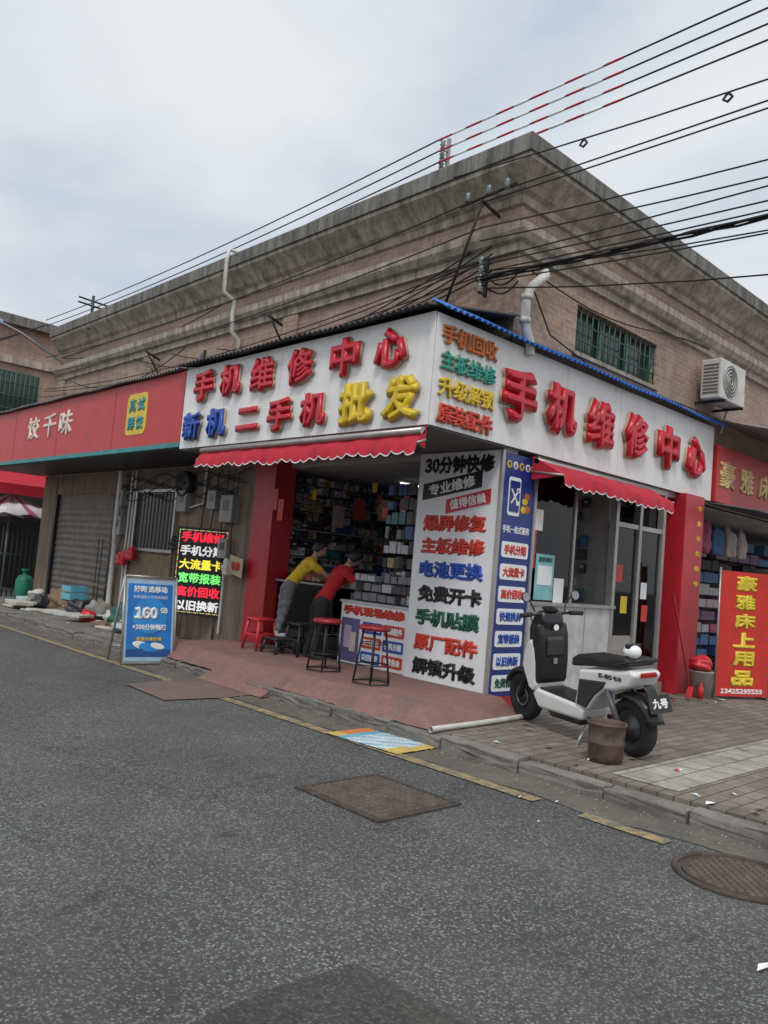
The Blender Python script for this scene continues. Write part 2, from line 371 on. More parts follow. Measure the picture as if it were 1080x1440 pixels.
# grate
gr=root('drain_grate'); box('slab',-3.3,-2.6,-1.88,-1.13,-.03,.008,rust,gr)
wi=M('worn_iron',(.14,.115,.095),.6,.4,var=.4,scale=9)
v=[];f=[]
for i in range(12):
    for j in range(13):
        x=-3.27+i*.055; yy=-1.85+j*.055; kk=len(v)
        for zz,s in((.008,.019),(.018,.012)):
            for sx,sy in((-1,-1),(1,-1),(1,1),(-1,1)): v.append((x+.027+sx*s,yy+.027+sy*s,zz))
        for q in[(4,5,6,7),(0,1,5,4),(1,2,6,5),(2,3,7,6),(3,0,4,7)]: f.append(tuple(kk+e for e in q))
mesh('studs',v,f,wi,gr)
for q in((-3.33,-3.3,-1.91,-1.1),(-2.6,-2.57,-1.91,-1.1)): box('frame',*q,-.02,.012,rust,gr)
for q in((-3.3,-2.6,-1.91,-1.88),(-3.3,-2.6,-1.13,-1.1)): box('frame',*q,-.02,.012,rust,gr)
mh=root('manhole_cover'); lathe('cover',[(.30,-.02),(.30,.012),(.285,.014),(.28,.008),(.0,.008)],(-2.17,-3.55,0),rust,mh,40,smooth=False)
torus('ring',(-2.17,-3.55,.004),.335,.018,(0,0,1),rust,mh)
v=[];f=[]
for i in range(-9,10):
    for j in range(-9,10):
        x=i*.03;yy=j*.03
        if x*x+yy*yy>.26**2 or (i+j)%2: continue
        kk=len(v)
        for zz,s in((.008,.013),(.016,.008)):
            for sx,sy in((-1,-1),(1,-1),(1,1),(-1,1)): v.append((-2.17+x+sx*s,-3.55+yy+sy*s,zz))
        for q in[(4,5,6,7),(0,1,5,4),(1,2,6,5),(2,3,7,6),(3,0,4,7)]: f.append(tuple(kk+e for e in q))
mesh('studs',v,f,wi,mh)
pg=root('ground_poster',( -1.78,-.3,.014)); pg.rotation_euler=(0,0,math.radians(3))
pm=[M('poster_yellow',(.62,.45,.12),.5),M('poster_cyan',(.14,.42,.55),.5),M('poster_pale',(.55,.62,.66),.5),M('poster_orange',(.6,.2,.06),.5)]
def grid(name,w_,l_,nx,ny,par,matf,mats,amp=.006):
    v=[(w_*(i/nx-.5),l_*(j/ny-.5),random.uniform(0,amp)) for j in range(ny+1) for i in range(nx+1)]
    f=[(j*(nx+1)+i,j*(nx+1)+i+1,(j+1)*(nx+1)+i+1,(j+1)*(nx+1)+i) for j in range(ny) for i in range(nx)]
    o=mesh(name,v,f,mats,par,True)
    for i,pl in enumerate(o.data.polygons): pl.material_index=matf(i%nx,i//nx)
    return o
def posterf(i,j):
    t=j/30; s=i/18
    if t<.12 or (t<.2 and s<.5): return 0
    if t>.82: return 3 if s>.25 else 0
    return 1 if abs(math.sin(9*s+14*t))<.38 or t>.7 else 2
grid('sheet',.52,.85,18,30,pg,posterf,pm,.005)
# platform
pf=root('shop_platform')
prof=[(-1.43,.115),(-1.36,.17),(-1.18,.275),(0,.285)]
NY=60; v=[];f=[]
for j in range(NY+1):
    if j==0: yy=-.52
    elif j==NY: yy=4.85
    else: yy=-.2+4.8*(j-1)/(NY-2)
    for i,(x,z) in enumerate(prof):
        zz=z if 0<j<NY else (.118 if j==0 else .10)
        dx=random.uniform(-.018,.018) if i<3 else 0
        v.append((x+dx,yy,zz+(random.uniform(-.006,.004) if i<3 else 0)))
n=4
for j in range(NY):
    for i in range(3): f.append((j*n+i,(j+1)*n+i,(j+1)*n+i+1,j*n+i+1))
mesh('slab',v,f,redplat,pf); box('core',-.3,-.001,-.18,4.6,.1,.28,redplat,pf)
v=[(-1.62,1.75,.016),(-1.62,3.05,.016),(-1.15,3.0,.27),(-1.15,1.8,.27),(-1.15,3.0,.0),(-1.15,1.8,0)]
mesh('ramp',v,[(0,3,2,1),(1,2,4),(0,5,3)],redplat,pf)
tube('drain_hose',[(-1.5,-.62,.15),(-.9,-.60,.15),(-.5,-.57,.15),(.2,-.5,.15)],.026,pvc,pf)
# ---------------------------------------------------------------- main building
B=root('corner_shop_building')
YE=12.8; XE=18
def sweep(name,prof,mat,corner=True):
    v=[];f=[];n=len(prof)
    for d_,z in prof: v+= [(-d_,YE,z),(-d_,-d_,z),(XE,-d_,z)]
    for i in range(n-1):
        for s in(0,1): f.append((i*3+s,i*3+s+1,(i+1)*3+s+1,(i+1)*3+s))
    f.append(tuple(i*3 for i in range(n)))
    return mesh(name,v,f,mat,B)
sweep('parapet_cornice',[(-.05,5.60),(.04,5.62),(.06,5.70),(.12,5.74),(.16,5.80),(.22,5.87),(.27,5.92),(.30,5.95),(.30,6.0)],conc)
sweep('parapet_cap',[(.295,6.0),(.33,6.01),(.33,6.19),(.30,6.22),(-.4,6.26)],concTop)
sweep('string_course',[(-.02,5.06),(.05,5.08),(.05,5.17),(.10,5.2),(.14,5.28),(.14,5.37),(.0,5.43),(-.02,5.43)],conc)
box('wall_street_upper',0,.25,0,YE,2.92,6.1,brickX,B)
for nm,x0,x1,z0,z1 in(('a',.25,1.2,2.92,6.1),('b',3.15,XE,2.92,6.1),('c',1.2,3.15,2.92,4.27),('d',1.2,3.15,4.85,6.1)):
    box('wall_side_'+nm,x0,x1,0,.25,z0,z1,brickY,B)
box('roof',.25,XE,.25,YE,6.0,6.1,concTop,B); box('back_wall',XE,XE+.2,0,YE,0,6.1,brickX,B); box('end_wall',0.25,XE,YE-.25,YE-.001,0,6.0,brickY,B)
for yy in(3.9,8.3,12.4): box('pilaster',-.05,0,yy,yy+.35,4.1,5.06,brickX,B)
box('win_glass',1.2,3.15,.14,.15,4.27,4.85,M('dark_window',(.04,.07,.06),.15),B)
for x in [1.2+.13*i for i in range(16)]: cyl('bar',(x,.03,4.27),(x,.03,4.85),.009,M('green_bar',(.05,.12,.10),.5),B,n=6)
for z in(4.45,4.65): cyl('rail',(1.2,.03,z),(3.15,.03,z),.009,MC['green_bar'],B,n=6)
for x in(1.2,1.85,2.5,3.11): box('mullion',x,x+.04,.08,.13,4.27,4.85,M('green_frame',(.10,.2,.17),.5),B)
box('sill',1.14,3.2,-.04,.1,4.22,4.268,conc,B)
box('pillar_red',-.02,.35,4.1,4.6,.27,2.92,redp,B)
box('lower_wall_a',.02,.25,4.602,9.25,.1,2.92,plaster,B); box('column',.0,.3,12.25,12.95,.1,2.92,plaster,B)
box('header',.02,.25,9.25,12.25,2.5,2.92,plaster,B)
v=[];f=[];N=34
for i in range(N+1):
    z=.28+i*(2.22/N); x=.06+(.02 if i%2 else 0); v+=[(x,9.25,z),(x,12.25,z)]
for i in range(N): f.append((2*i,2*i+1,2*i+3,2*i+2))
mesh('roller_shutter',v,f,shut,B); box('shutter_step',-.1,.2,9.25,12.25,.1,.279,concG,B)
for yy in(9.25,12.15): box('shutter_rail',0,.05,yy,yy+.1,.28,2.5,dsteel,B)
box('barred_window',-.01,.03,6.9,8.3,1.5,2.5,M('dark_window2',(.03,.03,.032),.3),B)
for i in range(11): cyl('bar',(-.04,6.95+i*.13,1.5),(-.04,6.95+i*.13,2.5),.01,rust,B,n=6)
for q in((6.86,6.92),(8.3,8.36)): box('win_frame',-.05,.02,*q,1.45,2.55,alu,B)
for q in(1.45,2.5): box('win_frame',-.05,.02,6.92,8.3,q,q+.05,alu,B)
mgrey=M('meter_grey',(.30,.29,.265),.5,dirt=.5); tarp=M('tarp_green',(.02,.13,.10),.6,var=.5); plasr=M('plastic_red',(.62,.03,.04),.4)
for yy,z,s in((5.0,2.0,.35),(5.05,1.45,.25),(5.5,2.2,.25),(6.4,2.15,.3),(8.7,1.7,.3),(8.75,2.25,.25)):
    box('meter_box',-.13,.02,yy,yy+s,z,z+s*1.2,mgrey,B,.01)
    box('meter_dial',-.134,-.13,yy+s*.25,yy+s*.75,z+s*.5,z+s*.95,MC['dark_window2'],B)
box('plywood_patch',-.015,.02,6.9,8.0,.5,1.4,M('plywood',(.24,.16,.09),.7,dirt=.5),B)
tube('conduits',None,.02,pvc,B,multi=[[(-.03,8.6,.3),(-.03,8.6,2.9)],[(-.03,5.2,1.2),(-.03,5.2,.3)],[(-.03,6.0,2.9),(-.03,6.0,2.3),(-.03,6.6,2.2)],[(-.03,8.5,.3),(-.03,8.45,2.9)]])
tube('soil_pipe',[(-.08,8.95,.12),(-.08,8.95,1.5),(-.12,8.9,1.8),(-.12,8.9,2.9)],.05,pvc,B)
tube('wall_cables',None,.009,wire,B,multi=[[(-.05,4.7+i*.3+j*.1,2.84-.16*math.sin(i*.7+j*1.3)**2-.07*j) for i in range(15)] for j in range(6)]+[[(-.04,5+j*.3,2.8),(-.06,5.06+j*.3,1.9),(-.04,5.03+j*.25,1.2)] for j in range(4)])
tube('downpipe',[(.1,5.45,6.3),(-.36,5.45,6.28),(-.38,5.45,6.1),(-.38,5.45,5.6),(-.2,5.42,5.5),(-.2,5.42,5.3),(-.2,5.4,5.0),(-.06,5.4,4.9),(-.06,5.4,4.1)],.035,pvc,B)
tube('bent_pipe',[(.42,-.06,4.97),(.36,-.12,4.90),(.26,-.12,4.82),(.12,-.12,4.70),(.06,-.12,4.60),(.04,-.12,4.48),(.04,-.12,4.32),(.08,-.12,4.20),(.15,-.12,4.10),(.18,-.12,3.95)],.052,pvc,B)
for pz in((.05,4.56),(.045,4.3)): lathe('pipe_collar',[(.062,-.03),(.062,.03)],(pz[0],-.12,pz[1]),pvc,B,16)
lathe('exhaust_fan',[(.2,0),(.22,.02),(.22,.12),(.19,.14),(.17,.08),(.05,.07),(.0,.09)],(-.02,6.55,2.62),dsteel,B,24,axis=(-1,0,0))
# ---------------------------------------------------------------- sign box over the street platform
sg=root('phone_repair_sign')
box('core_street',-1.25,-1.1,-.03,4.7,2.93,4.03,white,sg)
box('face_street',-1.27,-1.252,-.05,4.7,2.92,4.04,white,sg); box('face_side',-1.25,4.9,-.07,-.052,2.92,4.03,white,sg); box('backing',-1.2,-.001,-.05,0,2.93,4.0,white,sg)
for yy in(1.22,2.44,3.66): box('panel_seam',-1.2705,-1.27,yy,yy+.005,2.93,4.03,M('seam_grey',(.42,.41,.40),.6),sg)
for x in(1.0,2.2,3.4): box('panel_seam',x,x+.005,-.0705,-.07,2.93,4.02,MC['seam_grey'],sg)
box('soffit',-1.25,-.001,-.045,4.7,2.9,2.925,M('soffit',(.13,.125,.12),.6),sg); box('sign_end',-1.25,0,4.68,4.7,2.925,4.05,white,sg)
for ch,yy in zip('手机维修中心',(4.12,3.47,2.77,2.0,1.22,.5)): text(sg,ch,(-1.27,yy,3.74),.50,.44,red,'L',.05,.028,side=cream)
for ch,yy,m_,s in zip('新机二手机批发',(4.34,3.72,3.0,2.33,1.7,.98,.3),(blueL,blueL,red,red,red,yel,yel),(1,1,1,1,1,1.16,1.16)):
    text(sg,ch,(-1.27,yy,3.2),.48*s,(.41 if ch!='二' else .3)*s,m_,'L',.05,.026,side=cream)
for ch,x in zip('手机维修中心',(.05,.84,1.67,2.55,3.4,4.22)): text(sg,ch,(x,-.07,3.47),.62,.60,red,'R',.055,.03,side=cream)
for tx,z,m_ in(('手机回收',3.84,orange),('主板维修',3.58,teal),('升级解锁',3.32,yel),('原装配件',3.06,redor)): text(sg,tx,(-.76,-.07,z),.86,.21,m_,'R',.025,.018,side=cream)
def corr(name,p0,ud,vd,w_,mat,par,pitch=.09,amp=.015):
    v=[];f=[];n=int(w_/pitch*4);p0=Vector(p0);ud=Vector(ud);vd=Vector(vd);nn=ud.cross(vd).normalized()
    for i in range(n+1):
        q=p0+ud*(w_*i/n)+nn*amp*math.sin(i*math.pi/2)+ud.cross(nn)*random.uniform(-.006,.006)+nn*.008*math.sin(i*.07); v+=[q,q+vd]
    for i in range(n): f.append((2*i,2*i+1,2*i+3,2*i+2))
    o=mesh(name,v,f,mat,par); s=o.modifiers.new('s','SOLIDIFY'); s.thickness=.006; return o
corr('roof_sheet_street',(-1.42,4.75,4.06),(0,-1,0),(1.42,0,.28),4.85,blackcor,sg)
corr('roof_sheet_side',(-1.3,-.22,4.04),(1,0,0),(0,.22,.12),6.25,bluecor,sg)
def awning(name,o,ud,nv,w_,off,zt,zm,zb,mat):
    A=root(name);o=Vector(o);ud=Vector(ud);nv=Vector(nv);n=int(w_/.16)*8;v=[];f=[];v2=[];f2=[]
    for i in range(n+1):
        s=w_*i/n; q=o+ud*s; sc=.035*abs(math.sin(math.pi*i/8)); wob=nv*(.012*math.sin(i*.55)+.01*math.sin(i*.13+1))
        sag=.012*math.sin(i*.21)+.008*math.sin(i*.05)
        a_=q+Vector((0,0,zt)); b_=q+nv*off+Vector((0,0,zm+sag)); c_=q+nv*(off+.01)+wob+Vector((0,0,zb+.035-sc+sag))
        m_=(a_+b_)/2+Vector((0,0,-.012+.008*math.sin(i*.33)))
        v+=[a_,m_,b_,c_]; v2+=[c_+nv*.004+Vector((0,0,.012)),c_+nv*.004]
    for i in range(n):
        for k_ in(0,1,2): f.append((4*i+k_,4*i+4+k_,4*i+5+k_,4*i+1+k_))
        f2.append((2*i,2*i+2,2*i+3,2*i+1))
    mesh('cloth',v,f,mat,A,True); mesh('scallop_trim',v2,f2,wtxt,A)
    e=o+ud*w_
    for q in(o,e):
        mesh('side_cheek',[q+Vector((0,0,zt)),q+nv*off+Vector((0,0,zm)),q+Vector((0,0,zm-.04))],[(0,1,2)],mat,A)
        cyl('arm',q+Vector((0,0,zm+.05)),q+nv*off+Vector((0,0,zm)),.012,alu,A,n=8)
    cyl('roller',o+nv*.05+Vector((0,0,zt-.05)),e+nv*.05+Vector((0,0,zt-.05)),.035,alu,A,n=10)
    return A
awning('awning',(-1.27,4.0,0),(0,-1,0),(-1,0,0),4.05,.12,2.9,2.72,2.6,redc)
awning('awning',(.45,-.06,0),(1,0,0),(0,-1,0),2.5,.42,2.88,2.66,2.52,redc)
# ---------------------------------------------------------------- shopfront panels
PW=root('service_price_panel')
box('board',-.03,-.002,0,1.2,.28,2.88,whitep,PW); box('plinth',-.045,-.001,-.02,1.22,.12,.278,redp,PW)
box('wall',.002,.25,.002,1.2,.1,2.92,M('inner_wall',(.4,.4,.4),.7),PW)
text(PW,'30分钟快修',(-.03,.6,2.74),1.05,.21,black,'L',.004,.02)
panel(PW,'slash_black',(-.03,.68,2.50),.88,.19,black,'L',.003,shear=.07); panel(PW,'slash_red',(-.036,.42,2.32),.64,.16,red,'L',.003,shear=.06)
fs=(Vector((0,-1,.16)).normalized(),Vector((0,.16,1)).normalized(),NL)
text(PW,'专业维修',(-.034,.68,2.50),.70,.14,wtxt,fs,.003,.012); text(PW,'值得信赖',(-.040,.42,2.32),.52,.12,wtxt,fs,.003,.012)
for tx,z,m_ in(('爆屏修复',2.07,redor),('主板维修',1.81,redor),('电池更换',1.54,blueL),('免费开卡',1.26,black),('手机贴膜',.99,dgreen),('原厂配件',.71,redor),('解锁升级',.44,black)):
    text(PW,tx,(-.03,.6,z),.96,.2,m_,'L',.004,.024)
PB=root('service_menu_panel')
box('board',.0,.56,-.03,-.002,.25,2.86,navy,PB); box('plinth',-.02,.6,-.045,-.001,.12,.248,redp,PB); box('frame',.56,.6,-.05,-.001,.25,2.9,alu,PB)
box('corner_trim',-.045,-.001,-.035,-.0,.28,2.88,alu,PB)
for x,m_,ch in((.08,yel,'专'),(.19,wtxt,'业'),(.30,yel,'诚'),(.41,wtxt,'信'),(.50,yel,'快')): lathe('dot',[(.042,0),(.042,.003)],(x,-.03,2.74),m_,PB,20,axis=(0,-1,0)); text(PB,ch,(x,-.033,2.74),.055,.055,navy,'R',.002,.01)
rpanel(PB,'phone_icon',(.2,-.03,2.40),.21,.42,.03,wtxt); rpanel(PB,'phone_screen',(.2,-.036,2.40),.175,.34,.01,navy,t=.003)
for sg_ in(-1,1):
    X2=Vector((math.cos(.9*sg_),0,math.sin(.9*sg_))); panel(PB,'tool',(.2,-.040-.003*(sg_>0),2.40),.2,.022,wtxt,(X2,Vector((-X2.z,0,X2.x)),NR),.002)
    rpanel(PB,'tool_head',Vector((.2,-.042,2.40))+X2*.09,.06,.05,.02,wtxt,t=.003)
for i,(x,z) in enumerate(((.4,2.36),(.45,2.28),(.38,2.27),(.44,2.42))): ball('cartoon_hand',(x,-.032,z),(.05,.004,.04),orange if i%2 else yel,PB)
text(PB,'手机一站式服务',(.28,-.03,2.04),.48,.085,wtxt,'R',.003,.012)
for tx,z,m_ in(('手机分期',1.82,redor),('大流量卡',1.58,redor),('高价回收',1.34,redor),('快速换屏',1.1,blueL),('宽带报装',.86,blueL),('以旧换新',.62,blueL),('免费检测',.39,dgreen)):
    rpanel(PB,'pill',(.28,-.03,z),.47,.17,.03,wtxt,t=.006); text(PB,tx,(.28,-.037,z),.39,.11,m_,'R',.003,.018)
# ---------------------------------------------------------------- shop interior
I=root('phone_shop_interior')
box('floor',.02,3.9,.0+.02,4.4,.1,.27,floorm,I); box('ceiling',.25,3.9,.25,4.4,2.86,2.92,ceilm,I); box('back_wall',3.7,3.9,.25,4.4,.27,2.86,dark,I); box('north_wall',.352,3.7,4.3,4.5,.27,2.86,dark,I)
pal=[M('g%d'%i,c,.35,var=.4,scale=25) for i,c in enumerate([(.55,.55,.56),(.05,.05,.055),(.03,.08,.24),(.34,.04,.04),(.18,.18,.19),(.36,.28,.12),(.04,.18,.2),(.015,.015,.015),(.025,.025,.028),(.34,.24,.2),(.42,.43,.46),(.02,.02,.02),(.06,.05,.04)])]
goods('accessory_display',I,(.45,4.29,.75),Vector((1,0,0)),Vector((0,0,1)),Vector((0,-1,0)),3.2,2.05,44,15,pal,.12,.93)
goods('accessory_display',I,(3.69,.4,.75),Vector((0,1,0)),Vector((0,0,1)),Vector((-1,0,0)),3.8,2.05,50,15,pal,.12,.93)
for z in(.75,1.16,1.57,1.98,2.39): box('shelf',.4,3.65,4.1,4.29,z-.015,z,mgrey,I); box('shelf',3.5,3.69,.4,4.1,z-.015,z,mgrey,I)
goods('wall_stock',I,(.251,2.0,.4),Vector((0,-1,0)),Vector((0,0,1)),Vector((1,0,0)),.8,2.2,8,12,pal,.08,.9)
box('island',1.4,2.6,1.4,2.6,.27,1.1,M('cab',(.25,.25,.26),.5),I); goods('boxes',I,(1.4,1.4,1.1),Vector((1,0,0)),Vector((0,0,1)),Vector((0,1,0)),1.2,.5,8,3,pal,.3,.8)
goods('boxes',I,(1.4,1.4,1.1),Vector((0,1,0)),Vector((0,0,1)),Vector((1,0,0)),1.2,.6,8,3,pal,.3,.8)
tubeL=M('fluorescent_tube',(.9,.95,1.),.5,emit=2.2,var=.02)
for yy in(1.6,3.2):
    box('lamp_housing',1.6,2.3,yy-.04,yy+.04,2.82,2.858,wtxt,I); cyl('lamp_tube',(1.63,yy,2.80),(2.27,yy,2.80),.014,tubeL,I)
for x,z,m_ in((1.2,2.35,3),(1.7,2.4,5),(2.4,2.3,2),(.8,2.2,9)): panel(I,'hanging_poster',(x,3.6,z),.22,.32,pal[m_],'R',.004)
for i in range(9): panel(I,'price_tag',(random.uniform(.3,1.4),random.uniform(1.6,3.9),random.uniform(2.2,2.7)),.1,.14,random.choice([redor,wtxt,yel,pal[3]]),'L',.003)
for yy,z in((3.95,2.35),(3.8,2.2)): panel(I,'red_pennant',(-.1,yy,z),.12,.3,redor,'L',.004)
panel(I,'certificate',(.36,4.25,1.9),.25,.35,pal[0],(Vector((1,0,0)),UR,Vector((0,-1,0))),.01)
# counters
C=root('service_counter')
box('front',.0,.03,1.22,2.42,.29,1.04,whitep,C); box('top',-.02,.5,1.2,2.44,1.04,1.07,M('counter_top',(.5,.5,.5),.3),C); box('body',.031,.5,1.2,2.42,.29,1.039,dsteel,C)
text(C,'手机现场维修',(.0,1.82,.95),1.12,.13,redor,'L',.004,.03)
panel(C,'poster_a',(0,2.22,.58),.34,.54,M('poster_violet',(.12,.10,.24),.4),'L',.004); rpanel(C,'phone',( -.004,2.26,.62),.13,.28,.02,M('ph',(.45,.38,.5),.3),'L',.004); rpanel(C,'phone',( -.008,2.15,.56),.11,.24,.02,M('ph2',(.6,.5,.42),.3),'L',.004)
for tx,yy,z,m_ in(('爆屏修复',1.82,.76,blueL),('原装配件',1.44,.76,redor),('高价回收',1.82,.58,redor),('手机分期',1.44,.58,blueL),('以旧换新',1.82,.40,blueL),('包教包会',1.44,.40,redor)):
    rpanel(C,'tag',(0,yy,z),.35,.14,.02,m_,'L',.004); text(C,tx,(-.004,yy,z),.29,.09,wtxt,'L',.003,.02)
goods('phone_boxes',C,(.06,1.25,1.07),Vector((0,1,0)),Vector((0,0,1)),Vector((1,0,0)),1.15,.36,9,3,[pal[0],pal[4],M('box_blue',(.06,.15,.25),.4),M('box_white',(.45,.45,.45),.4),pal[10],pal[1]],.3,.9)
D=root('glass_display_case')
box('base',.16,.6,2.46,4.08,.29,.55,dsteel,D); box('glass_front',.16,.166,2.46,4.08,.55,1.2,glass,D); box('top',.14,.62,2.45,4.09,1.2,1.225,M('case_top',(.35,.37,.38),.15),D); box('shelf',.17,.6,2.46,4.08,.85,.86,whitep,D)
goods('phones',D,(.2,2.5,.56),Vector((0,1,0)),Vector((0,0,1)),Vector((1,0,0)),1.5,.6,14,3,pal,.3,.9)
goods('phones',D,(.3,3.0,1.226),Vector((0,1,0)),Vector((0,0,1)),Vector((1,0,0)),1.05,.18,8,1,pal,.2,.7)
# side front
S=root('side_shopfront')
box('low_wall',.6,2.42,-.0,.12,.1,1.24,M('low_wall_white',(.56,.55,.54),.5,dirt=.25),S); box('sill',.6,2.44,-.04,.16,1.24,1.28,alu,S)
for x in(1.2,1.8): box('wall_joint',x,x+.012,-.004,.0,.12,1.24,alu,S)
box('header',.6,3.95,.0,.12,2.84,2.92,alu,S)
for x in(2.38,2.98,3.62): box('door_post',x,x+.07,-.01,.08,.1,2.84,alu,S)
box('window_post',1.5,1.54,.03,.08,1.28,2.84,alu,S)
box('window_pane',.62,1.5,.05,.056,1.28,2.84,glass,S)
box('transom',2.45,3.62,.0,.07,2.3,2.36,alu,S); box('door_glass',2.45,2.98,.03,.036,.9,2.3,glass,S); box('door_kick',2.45,2.98,.02,.05,.13,.9,alu,S)
box('door_glass',3.05,3.62,.03,.036,.5,2.3,glass,S); box('door_kick',3.05,3.62,.02,.05,.13,.5,alu,S)
for x,z,m_ in((2.6,1.7,redor),(2.75,1.3,yel),(3.25,1.5,wtxt),(3.3,1.2,redor)): panel(S,'door_sticker',(x,.029,z),.16,.22,m_,'R',.002)
box('partition',2.42,2.48,.13,3.0,.27,2.86,M('partition_grey',(.30,.28,.265),.6,dirt=.3),S)
goods('peg_board',S,(2.41,.4,1.3),Vector((0,1,0)),Vector((0,0,1)),Vector((-1,0,0)),2.3,1.4,20,8,pal,.06,.8)
box('pillar_red',3.95,4.52,-.16,.24,.1,2.92,redp,S,.01)
text(S,'专\n业\n手\n机\n维\n修',(4.38,-.16,2.2),.16,1.15,yel,'R',.003,.015)
box('chair_stack',2.6,3.0,.3,.7,.27,.75,M('brown_wood',(.16,.09,.05),.6),S,.02); box('chair_stack_back',2.6,2.64,.3,.7,.75,1.2,MC['brown_wood'],S,.01)
cardg=root('notice_card'); panel(cardg,'card',(.90,-.0,1.56),.36,.52,M('card_teal',(.22,.52,.56),.4),'R',.006); panel(cardg,'stripe',(.90,-.007,1.58),.28,.22,wtxt,'R',.003); text(cardg,'重要通知',(.90,-.007,1.76),.26,.06,dgreen,'R',.002,.01)
panel(cardg,'leaflet',(1.2,.0,1.42),.2,.28,wtxt,'R',.004)
panel(cardg,'red_strip',(.66,.0,1.9),.07,.5,redor,'R',.004); panel(cardg,'photo',(.72,-.004,2.2),.16,.24,wtxt,'R',.003)
# neighbour shop on the right
NB=root('bedding_shop')
box('sign',4.95,12,-.12,-.002,2.92,3.78,redsign,NB)
for i,ch in enumerate('豪雅床上用品'): text(NB,ch,(5.32+i*.72,-.12,3.36),.56,.44,M('gold',(.75,.52,.22),.45),'R',.03,.02)
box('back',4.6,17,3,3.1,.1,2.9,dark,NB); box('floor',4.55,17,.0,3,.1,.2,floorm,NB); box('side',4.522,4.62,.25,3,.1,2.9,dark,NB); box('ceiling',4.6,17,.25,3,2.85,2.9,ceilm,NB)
bed=[M('bed%d'%i,c,.8) for i,c in enumerate([(.5,.4,.4),(.42,.1,.18),(.08,.16,.32),(.45,.4,.35),(.06,.05,.06),(.45,.45,.47),(.2,.12,.2),(.03,.03,.03)])]
goods('bedding',NB,(4.7,.9,.2),Vector((1,0,0)),Vector((0,0,1)),Vector((0,1,0)),9,2.4,22,11,bed,.6,.82)
for i in range(5): lump('hanging_quilt',(5.0+i*.45,.25,2.35),(.16,.1,.3),bed[i%4],NB,seed=i)
corr('canopy',(4.95,-.9,3.95),(1,0,0),(0,.9,.22),7,M('grey_sheet',(.22,.22,.23),.5),NB); box('canopy_beam',4.95,12,-.88,-.84,3.88,3.93,dsteel,NB)
corr('lower_canopy',(4.95,-.75,2.78),(1,0,0),(0,.75,.12),7,M('grey_sheet2',(.12,.13,.15),.5),NB)
AC=root('air_conditioner'); acw=M('ac_white',(.66,.64,.59),.4,dirt=.3); acd=M('ac_dark',(.12,.12,.12),.6)
box('case',4.25,5.08,-.42,-.12,4.32,4.9,acw,AC,.02)
lathe('fan_recess',[(.23,0),(.23,.006)],(4.56,-.42,4.61),acd,AC,30,axis=(0,-1,0))
for rr in(.05,.1,.15,.2,.235): torus('grille',(4.56,-.43,4.61),rr,.006,(0,-1,0),acw,AC,30,6)
for i in range(9): box('side_louvre',4.24,4.25,-.38,-.16,4.4+i*.05,4.42+i*.05,acd,AC)
for x in(4.35,4.95): box('bracket',x,x+.03,-.45,0,4.28,4.315,dsteel,AC)
tube('ac_pipe',[(5.08,-.2,4.4),(5.2,-.1,4.3),(5.2,-.03,4.0)],.02,pvc,AC)
DS=root('dumpling_shop_sign')
box('panel',-1.27,-1.2,4.72,13.2,3.02,4.03,redsign,DS); box('teal_band',-1.275,-1.2,4.72,13.2,2.95,3.018,tealb,DS)
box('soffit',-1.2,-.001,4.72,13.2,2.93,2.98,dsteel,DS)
for yy in(6.9,9.2,11.4): box('panel_seam',-1.272,-1.27,yy,yy+.012,3.03,4.02,M('seam',(.25,.02,.02),.6),DS)
crm=M('cream_text',(.80,.70,.60),.5)
for ch,yy in zip('饺千味',(10.4,9.6,8.85)): text(DS,ch,(-1.27,yy,3.6),.60,.46,crm,'L',.03,.012)
rpanel(DS,'badge',(-1.27,6.12,3.53),.66,.64,.1,yel,'L',.006)
for i,ch in enumerate('真试鲜饺'): text(DS,ch,(-1.276,6.26-.28*(i%2),3.67-.28*(i//2)),.24,.22,tealb,'L',.01,.02)
corr('roof_sheet',(-1.35,13.2,4.05),(0,-1,0),(1.35,0,.15),8.4,M('grey_sheet3',(.15,.16,.17),.5),DS)
# ---------------------------------------------------------------- far building
FB=root('brick_building')
box('body',-.9,14,17,32,0,7.1,brickY,FB); box('cornice',-1.2,14.3,16.7,32,7.1,7.35,concTop,FB); box('band',-1.0,14,16.9,17,6.1,6.3,conc,FB)
box('window',-.5,1.0,16.97,17,4.6,5.9,MC['dark_window'],FB)
for i in range(13): cyl('bar',(-.5+i*.125,16.92,4.6),(-.5+i*.125,16.92,5.9),.012,MC['green_bar'],FB,n=6)
for z in (4.9,5.25,5.6): cyl('bar',(-.5,16.92,z),(1,16.92,z),.012,MC['green_bar'],FB,n=6)
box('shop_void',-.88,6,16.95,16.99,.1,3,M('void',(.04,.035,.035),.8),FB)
mk=root('market_canopy'); mesh('cloth',[(-1.6,14.3,2.75),(1.6,14.3,2.75),(1.6,16.5,3.35),(-1.6,16.5,3.35),(-1.6,14.3,2.5),(1.6,14.3,2.5)],[(0,1,2,3),(0,4,5,1)],redc,mk)
for x in(-1.55,1.5): cyl('pole',(x,14.35,.1),(x,14.35,2.75),.03,steel,mk)
um=root('umbrella'); cyl('pole',(.0,15,.1),(0,15,2.3),.025,steel,um)
v=[(0,15,2.55)];f=[]
for i in range(32): t=2*math.pi*i/32; v.append((1.3*math.cos(t),15+1.3*math.sin(t),2.05-.05*(i%2)))
for i in range(32): f.append((0,1+i,1+(i+1)%32))
o=mesh('canopy',v,f,[M('umb_a',(.7,.66,.68),.7),M('umb_b',(.5,.12,.2),.7)],um)
for i,pl in enumerate(o.data.polygons): pl.material_index=1 if i%4==0 else 0
fe=root('metal_fence'); fg=M('fence_green',(.03,.05,.045),.5)
